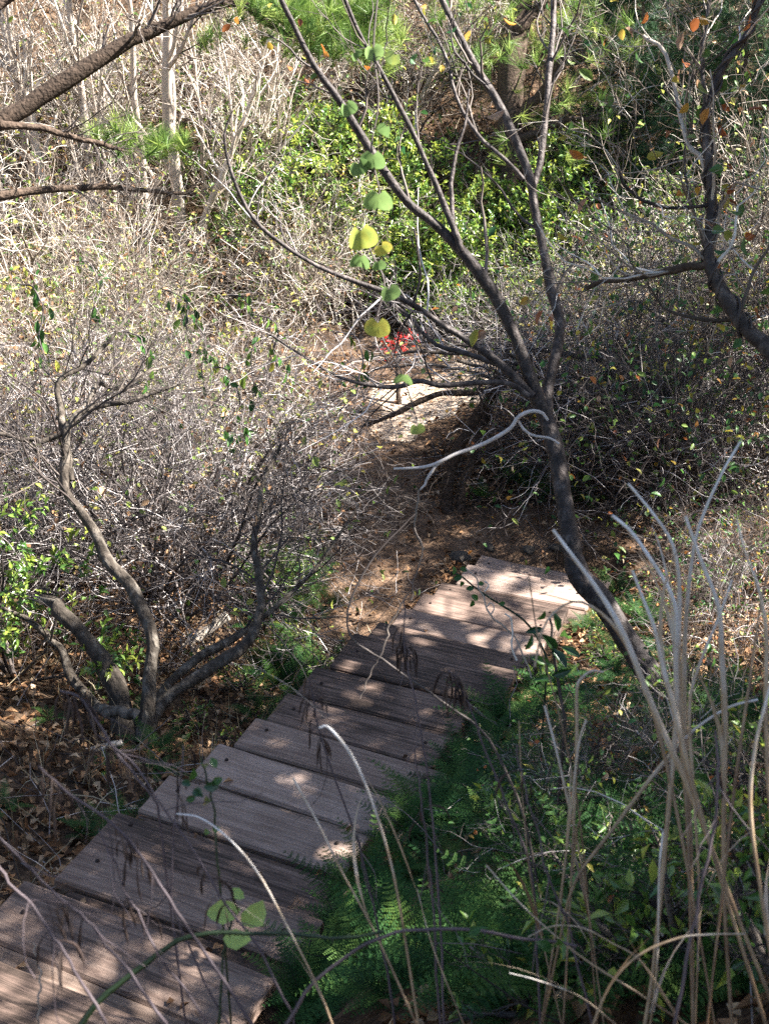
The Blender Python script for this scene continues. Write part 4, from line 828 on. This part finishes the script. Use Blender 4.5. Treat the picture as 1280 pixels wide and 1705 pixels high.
reed_clump('single whitish reed bending left over the lower stairs', [
    (W_([(300, 1355), (340, 1362), (390, 1398), (440, 1455), (490, 1540), (545, 1640), (580, 1720)], 3.5, 7), 2.4, .95)], 205)
reed_clump('thin straw stems crossing the ferns at the bottom of the picture', [
    (W_([(815, 1620), (860, 1632), (930, 1660), (1000, 1720)], 3, 5), 2.4, .8), (W_([(860, 1200), (850, 1350), (845, 1500), (855, 1720)], 2.5, 4), 2.8, .3),
    (W_([(700, 1480), (730, 1580), (790, 1720)], 2.5, 4), 2.6, .6), (W_([(1125, 1385), (1128, 1460), (1145, 1600), (1150, 1720)], 6, 6), 2.5, .9)], 206)

# ------------------------------------------------------------------ dark dead weeds with hanging pods
def weed(label, rows, dd_, seed, pods=()):
    P, R = trace(rows, dd_, dd_, 24, .004, seed); R = R*.56; e = P[-1]; zg = float(H(e[0], e[1]))
    if e[2] > zg: P = np.concatenate([P, [[e[0]+.03, e[1]-.05, zg-.03]]]); R = np.concatenate([R, R[-1:]])
    foot = P[-1]; o = thing('dead_weed', label, 'dead weed', foot, group='dark dead weeds in the foreground')
    G = Geo(); G.tubes(P-foot, R, 6, tint=.55); G.build('stem', M['weed'], o)
    g = rng_(seed); c1, r1 = grow(g, P[None], R[None], 5, .5, .16, 5, .2, .0, .5, .05, .7); G = Geo(); G.tubes(c1-foot, r1, 4, rng=g); G.build('side_twig', M['weed'], o)
    for (t0, t1, n) in pods:
        G = Geo(); i = g.uniform(t0, t1, n); p, T, _ = at_t(P[None], R[None], np.zeros(n, int), i); K = 7; C = np.zeros((n, K, 3)); C[:, 0] = p; dv = norm(g.normal(0, .6, (n, 3))+[0, 0, .2])
        ln = g.uniform(.05, .11, n)
        for q in range(1, K): dv = norm(dv+g.normal(0, .12, (n, 3))+[0, 0, -.75]); C[:, q] = C[:, q-1]+dv*(ln/(K-1))[:, None]
        prof = np.array([.35, .4, .7, 1, 1.1, .9, .3]); G.tubes(C-foot, .0024*g.uniform(.6, 1.2, (n, 1))*prof[None], 5, rng=g); G.build('pod_cluster', M['pod'], o)
weed('dark dead weed stem slanting across the lowest steps, longest of the lower left', W_([(65, 1275), (125, 1330), (220, 1405), (295, 1510), (350, 1595), (430, 1705)], 4, 5.5), 2.3, 211, [(.32, .45, 14), (.02, .15, 12)])
weed('dead weed stem crossing the lower steps left of the longest stem', W_([(-20, 1375), (65, 1465), (140, 1525), (190, 1590), (280, 1705)], 3.5, 5), 2.2, 212, [(.3, .5, 6)])
weed('dead weed stem nearest the lower left corner', W_([(-20, 1420), (85, 1555), (180, 1705)], 3.5, 5), 2.1, 213, [(.3, .6, 6)])
weed('dead weed stem slanting past the chewed pale green leaves', W_([(165, 1225), (220, 1275), (300, 1385), (380, 1510), (430, 1585), (485, 1690)], 3, 4.5), 2.5, 214, [(.45, .6, 10), (.0, .15, 12)])
weed('reddish dead weed stem between two dark stems on the lower steps', W_([(165, 1380), (215, 1490), (260, 1580), (340, 1700)], 2.5, 4), 2.3, 215, [(.2, .5, 4)])
weed('upright thin dead weed stem with a few pods over the third step from below', W_([(305, 1240), (288, 1400), (290, 1500), (320, 1600), (380, 1705)], 2.5, 4), 2.6, 216, [(.0, .2, 8)])
weed('thin dead weed stem beside the pair of pale reeds', W_([(515, 1130), (540, 1240), (590, 1390), (630, 1535), (660, 1705)], 2.2, 4), 2.9, 217, [(.0, .25, 16)])
weed('dead weed hung with black pods over the middle of the stairs', W_([(672, 1000), (675, 1080), (690, 1160), (710, 1300), (730, 1450), (740, 1705)], 2, 4), 3.2, 218, [(.08, .24, 22)])
weed('dead weed with a dense black pod comb right of the middle stairs', W_([(745, 1115), (770, 1150), (800, 1230), (840, 1330), (880, 1450), (900, 1705)], 2.5, 4), 3.0, 219, [(.02, .16, 26)])
weed('dead weed stem with pods at the lower left in front of the leaf litter', W_([(100, 1150), (135, 1165), (165, 1210), (215, 1280), (262, 1340)], 3.5, 4), 2.5, 220, [(.02, .3, 26)])
weed('reddish brown dead stalk rising through the right hand reeds', W_([(1190, 1215), (1195, 1300), (1175, 1440), (1150, 1560), (1120, 1705)], 4, 6), 2.3, 221, [(.1, .3, 4)])
weed('purple dead stem leaning through the ferns right of the stairs', W_([(860, 1240), (880, 1330), (910, 1450), (950, 1560), (985, 1705)], 2.5, 4), 2.6, 222, [(.1, .3, 4)])
weed('purple dead stem standing in the ferns below the pod comb', W_([(690, 1250), (705, 1370), (720, 1500), (735, 1705)], 2.5, 4), 2.7, 223, [(.1, .3, 4)])

# ------------------------------------------------------------------ vines, tendrils and seedlings
hv_top = pt(640, -120, 3.6)
hv = thing('heart_leaf_vine', 'hanging vine with pale green heart-shaped leaves left of the forked tree', 'vine', hv_top)
P, R = trace([(640, -120, 2), (628, 0, 2), (622, 80, 2), (630, 170, 1.8), (618, 250, 1.8), (632, 330, 1.6), (612, 400, 1.6), (640, 470, 1.5), (628, 540, 1.4), (668, 620, 1.4), (694, 700, 1.2)], 3.6, 3.7, 60)
G = Geo(); G.tubes(P-hv_top, R, 4, tint=.5); G.build('vine_stem', M['twig_dark'], hv)
rq = rng_(230)
for (px, py, w_, roll, tn, tilt) in [(622, 85, 30, .3, .35, .4), (622, 262, 40, .1, .15, .9), (598, 276, 38, .5, .05, 1.25), (630, 328, 48, -.1, .3, 1.0), (600, 390, 52, .1, .75, .8), (637, 412, 30, .8, .9, .9),
                                     (600, 430, 36, -.2, .15, 1.2), (630, 440, 26, .1, .1, 1.4), (648, 485, 36, .2, .25, .9), (630, 542, 40, .1, .85, .5), (672, 626, 34, -.1, .3, 1.3), (694, 712, 26, .2, .6, .6), (643, 214, 28, -.4, .1, 1.2), (578, 178, 32, .5, .15, 1.1), (592, 90, 22, 1.0, .1, 1.2), (655, 95, 24, -.6, .6, .5)]:
    c = pt(px, py, 3.62); s_ = w_/FPX*3.62
    # the blade hangs with its tip away from the viewer, so it is seen foreshortened
    th = .35+.55*tilt*rq.uniform(.8, 1.1); dn = -UPV*math.cos(roll)+RT*math.sin(roll); a_ = norm(dn*math.cos(th)+FW*math.sin(th)); upv = norm(-FW*math.cos(th)+dn*math.sin(th)+RT*rq.normal(0, .25))
    G = Geo(); G.leaves((c-a_*s_*.45-hv_top)[None], a_[None], upv[None], s_*1.0, s_*rq.uniform(.85, 1.05), tint=tn, shape='heart', curl=rq.uniform(.15, .4)); G.build('leaf', M['leaf_pale'], hv)
    j = int(np.argmin(np.linalg.norm(P-c, axis=1))); q0 = P[j]-hv_top; q1 = c-a_*s_*.42-hv_top
    G = Geo(); G.tubes(np.array([q0, (q0+q1)/2+[0, 0, .006], q1]), np.array([.0012, .001, .001]), 4, tint=.6); G.build('leaf_stalk', M['twig_dark'], hv)
def sprig(name, label, cat, rows, dd_, leaves_, mat, stem='thorn', thorns=0, seed=0, sz=.04):
    P, R = trace(rows, dd_, dd_, 26, .003, seed); e = P[-1]; zg = float(H(e[0], e[1]))
    if e[2] > zg: P = np.concatenate([P, [[e[0], e[1]-.03, zg-.02]]]); R = np.concatenate([R, R[-1:]])
    o = thing(name, label, cat, P[-1]); f = P[-1]; G = Geo(); G.tubes(P-f, R, 5, tint=.5); G.build('stem', M[stem], o); g = rng_(seed)
    for (px, py, w_) in leaves_:
        c = pt(px, py, dd_-.02); s_ = w_/FPX*dd_*(.72 if name == 'broadleaf_seedling' else 1); a_ = norm(g.normal(size=3)*[1, .4, .6]); nn = norm(np.array([.35, -.7, .6])+g.normal(0, .2, 3))
        G = Geo(); G.leaves((c-a_*s_*.5-f)[None], a_[None], nn[None], s_, s_*(.40 if name == 'broadleaf_seedling' else .68), tint=g.uniform(.35, .7) if mat == 'leaf_pale' else g.uniform(0, .4), shape='oval', curl=.2); G.build('leaf', M[mat], o)
    if thorns:
        i = g.integers(1, len(P)-1, thorns); G = Geo(); dv = norm(g.normal(size=(thorns, 3))); G.tubes(np.stack([P[i]-f, P[i]-f+dv*.012], 1), np.stack([np.full(thorns, .0025), np.full(thorns, .0003)], 1), 3); G.build('thorn', M[stem], o)
    return o
sprig('chewed_vine', 'vine sprig with three insect-eaten pale green leaves over the lower steps', 'vine', [(395, 1478, 1.5), (385, 1530, 2), (372, 1600, 2), (365, 1705, 2.5)], 2.6, [(395, 1488, 28), (372, 1518, 58), (422, 1522, 62), (395, 1563, 50)], 'leaf_sunlit', seed=241)
sprig('thorny_cane', 'green thorny cane arching over the lowest steps at the bottom', 'bramble', [(640, 1550, 2.5), (560, 1562, 3), (460, 1558, 3.5), (370, 1552, 4), (310, 1562, 4.5), (240, 1605, 5), (170, 1660, 5.5), (125, 1720, 6)], 2.4, [], 'leaf_green', thorns=40, seed=242)
sprig('thorny_cane', 'dark cane crossing the ferns horizontally near the bottom', 'bramble', [(960, 1575, 2.5), (880, 1562, 3), (800, 1550, 3), (720, 1546, 3), (650, 1556, 3), (600, 1578, 3), (520, 1640, 3.5), (470, 1720, 3.5)], 2.5, [(905, 1575, 30), (925, 1570, 36), (790, 1550, 24)], 'leaf_green', stem='weed', thorns=30, seed=243)
bl = [(900, 1025, 40), (925, 1035, 50), (890, 1050, 44), (915, 1070, 60), (940, 1060, 56), (880, 1070, 40), (930, 1095, 60), (950, 1085, 50), (900, 1100, 50), (935, 1120, 50), (905, 1130, 46)]
sprig('broadleaf_seedling', 'dark glossy broadleaf seedling beside the right ends of the upper steps', 'seedling', [(915, 1030, 2), (920, 1080, 2.5), (930, 1140, 3), (940, 1200, 3)], 4.6, bl, 'evergreen', stem='twig_dark', seed=244)
sprig('climbing_sprig', 'blue-green leafy vine sprig hanging in front of the lower steps', 'vine', [(335, 1260, 1.5), (345, 1300, 2), (355, 1350, 2), (365, 1450, 2)], 2.6, [(320, 1290, 24), (340, 1275, 22), (352, 1310, 26), (330, 1320, 26), (310, 1305, 20), (362, 1300, 20), (345, 1335, 24), (356, 1270, 20), (318, 1330, 18), (345, 1385, 16), (360, 1380, 16)], 'evergreen', stem='thorn', seed=245)
sprig('compound_leaf_sprig', 'small compound leaf sprig reaching over the end of the farthest plank', 'vine', [(745, 950, 1.2), (770, 960, 1.5), (800, 985, 1.8), (840, 1010, 2), (880, 1040, 2), (910, 1100, 2)], 5.6, [(755, 950, 14), (762, 962, 16), (772, 948, 14), (768, 972, 14), (782, 980, 14), (790, 995, 16), (800, 972, 12), (835, 1005, 12), (785, 1005, 14)], 'leaf_green', stem='thorn', seed=246)
def dry_vine(label, rows, dd_, mat='twig_tan', seed=0, extra=()):
    P, R = trace(rows, dd_, dd_, 40, .004, seed); R = R*.62; f = P[-1]; o = thing('dry_tendril', label, 'vine', f, group='dry tendrils around the stairs'); G = Geo(); G.tubes(P-f, R, 5, tint=.7)
    G.build('stem', M[mat], o)
    for r_ in extra:
        P2_, R2_ = trace(r_, dd_, dd_, 20, .003, seed+1); G = Geo(); G.tubes(P2_-f, R2_, 4, tint=.8); G.build('tendril', M[mat], o)
dry_vine('curly pale dry tendril lying over the right ends of the upper steps', [(775, 945, 1.5), (792, 962, 2), (800, 990, 2.5), (815, 1025, 2.5), (840, 1045, 2.5), (860, 1065, 2.5), (875, 1100, 2.5), (885, 1130, 2)], 5.4, 'twig_tan', 251,
         [[(840, 1022, 1.8), (850, 1030, 2), (852, 1055, 2), (850, 1080, 2), (860, 1100, 2)], [(815, 1025, 1.2), (822, 1012, 1.2), (815, 1003, 1.2), (808, 1012, 1)], [(806, 985, 1.2), (812, 975, 1.2), (806, 968, 1.2)]])
dry_vine('long bare grey twig winding down across the middle of the stairs', [(692, 855, 1.5), (660, 885, 2.2), (620, 930, 2.8), (590, 980, 3), (575, 1030, 3), (585, 1065, 3), (630, 1095, 3), (680, 1130, 3.2), (730, 1165, 3.4), (790, 1205, 3.6), (830, 1260, 4), (870, 1350, 4), (900, 1500, 4)], 4.2, 'twig_dark', 252,
         [[(630, 1097, 1.5), (645, 1060, 1.5), (648, 1040, 1.5), (680, 990, 1.4)], [(684, 1000, 1.5), (690, 960, 1.5), (703, 920, 1.4), (690, 880, 1.2)], [(628, 1098, 1.3), (612, 1130, 1.2), (600, 1165, 1)]])
dry_vine('short bleached stick standing on the lowest visible step', [(55, 1570, 2), (62, 1600, 2.5), (68, 1640, 3), (64, 1680, 3), (70, 1720, 3)], 2.6, 'twig_tan', 253)
for q, (px, py, r_, n, lb) in enumerate([(1215, 1470, .085, 46, 'bunch of curled pale dry leaves caught in the right hand reeds'), (1020, 1235, .10, 60, 'heap of brown dry leaves below the bent tree base'), (1110, 1330, .10, 50, 'brown withered fern clump right of the reed tips'), (1225, 1140, .09, 40, 'rust brown withered leaves at the right edge above the reeds'), (1140, 1270, .07, 30, 'small bunch of rusty dry leaves beside the withered fern')]):
    p, d_ = hit(px, py); p = pt(px, py, d_-.1); g = rng_(270+q); o = thing('dry_leaf_bunch', lb, 'dry leaves', p, group='withered leaves on the right bank'); lf = Geo()
    lf.leaves(g.normal(0, r_, (n, 3))*[1, 1, .8], g.normal(size=(n, 3)), g.normal(size=(n, 3)), g.uniform(.04, .09, n), g.uniform(.02, .04, n), shape='oval', curl=.45, rng=g, tint=g.uniform(.3, 1, n)); lf.build('foliage', M['leaf_dry'], o)
    G = Geo(); e_ = g.normal(0, r_, (7, 3)); G.tubes(np.stack([np.repeat([[0, 0, -.16]], 7, 0), e_*.5+[0, 0, -.03], e_], 1), np.full((7, 3), .002), 4, rng=g); G.build('stem_cluster', M['twig_tan'], o)
# fallen logs and stones
def log(label, rows, seed, mat='bark_pale', dd_=None):
    p, d_ = hit(*rows[len(rows)//2][:2]); o = thing('fallen_log', label, 'log', p); limb(o, 'wood', rows, d_-.08, d_-.05, mat, seed=seed, cap=True)
log('pale fallen stick lying in the litter below the gnarled tree', [(128, 1258, 6), (165, 1246, 6), (205, 1236, 6)], 261)
log('pale fallen branch leaning behind the gnarled tree trunks', [(265, 1105, 9), (320, 1070, 9), (380, 1025, 8)], 262)
def stone(label, px, py, r, seed):
    p, _ = hit(px, py); g = rng_(seed); G = Geo(); nu, nv = 10, 6; V = []
    for a in range(nv+1):
        for b_ in range(nu):
            th = math.pi*a/nv; ph = 2*math.pi*b_/nu; v = np.array([math.sin(th)*math.cos(ph)*1.3, math.sin(th)*math.sin(ph), math.cos(th)*.65]); V.append(v*r*(.8+.4*vnoise(v[0]*2+seed, v[1]*2+v[2]*3, seed)))
    G.add(np.array(V), [[a*nu+b_, a*nu+(b_+1) % nu, (a+1)*nu+(b_+1) % nu, (a+1)*nu+b_] for a in range(nv) for b_ in range(nu)], None, .5)
    o = G.build('stone', M['stone']); o.location = p+[0, 0, r*.2]; o.rotation_euler = (0, 0, seed); tag(o, label, 'stone', 'stones at the foot of the stairs')
stone('dark rounded stone at the left corner of the farthest plank', 768, 932, .09, 3)
stone('small dark stone at the far edge of the farthest plank', 815, 914, .05, 5)
stone('flat dark stone half buried beyond the farthest plank, right of centre', 880, 918, .06, 8)
stone('dark stone beside the forked trunk at the path edge', 925, 914, .055, 9)

# ------------------------------------------------------------------ pines standing outside the picture that shade the near slope
def proto_shade(seed, h=10.5, z0=.5, r=2.3, m=1250):
    g = rng_(seed); N = 12; zz = np.linspace(-.2, h, N); P = np.stack([.1*np.sin(zz*.7), .1*np.cos(zz*.9), zz], -1); a = Geo(); a.tubes(P, np.linspace(.09, .02, N), 10)
    n = 46; t = g.uniform(z0, .97, n); an = g.uniform(0, 6.28, n); ln = r*(1.15-t)**.5*g.uniform(.5, 1.1, n); B = np.zeros((n, 6, 3))
    for k in range(6): u = k/5; B[:, k] = np.stack([np.cos(an)*ln*u, np.sin(an)*ln*u, t*h+ln*u*.15], -1)+(g.normal(0, .06, (n, 3)) if k else 0)
    BR = .03*np.linspace(1, .3, 6)[None]*np.ones((n, 1)); c1, r1 = grow(g, B, BR, 6, .7, .7, 5, .2, .05, .5, .25)
    b_ = Geo(); b_.tubes(B, BR, 5, rng=g); b_.tubes(c1, r1, 4, rng=g)
    keep = g.permutation(len(c1))[:int(len(c1)*.8)]; i = keep[g.integers(0, len(keep), m)]; p, T, _ = at_t(c1, r1, i, g.uniform(.3, 1, m)); lf = Geo(); needle_tufts(lf, g, p, norm(T+g.normal(0, .5, (m, 3))+[0, 0, .3]), 14, .15, .010)
    return [('trunk', a.mesh('trunk', M['bark_pine'])), ('branch_set', b_.mesh('branch_set', M['bark_pine'])), ('needles', lf.mesh('needles', M['needle']))]
SHADE_TREES = [(7.6, 12.0, 9.0, 'bushy pine right of the path outside the picture'), (5.8, 8.1, 9.0, 'bushy pine on the bank level with the middle stairs'), (4.3, 6.3, 9.0, 'bushy pine on the bank level with the lower steps'),
    (6.3, 5.6, 9.2, 'bushy pine higher on the right bank'), (3.4, 3.0, 8.6, 'bushy pine close beside the viewpoint'), (4.9, 2.6, 9.4, 'bushy pine right of the viewpoint'),
    (3.6, 4.9, 8.2, 'slim pine on the bank above the lower steps'), (2.4, 2.6, 8.4, 'slim pine at the right elbow of the viewpoint'), (-2.6, .3, 9.5, 'unseen bushy pine left of the viewpoint, added to block skylight'), (.6, -2.6, 10., 'unseen bushy pine right behind the viewpoint, added to block skylight'), (2.6, -1.2, 9.6, 'unseen bushy pine behind the right shoulder of the viewpoint, added to block skylight'), (-4.2, 3.0, 9.0, 'unseen bushy pine left of the lower steps, added to block skylight')]  # rear and left pines are added to keep skylight off the near slope
SH = [proto_shade(301, 4.3, .5, 1.5), proto_shade(302, 4.2, .52, 1.6), proto_shade(303, 4.3, .5, 1.5, 620)]
for q, (x, y, sc, lb) in enumerate(SHADE_TREES): place(SH[2 if q in (1, 2) else q % 2], 'shade_pine', lb, 'pine tree', gp(x, y), q*2.1, 'pines beside the viewpoint', (sc-float(H(x, y)))/4.3)
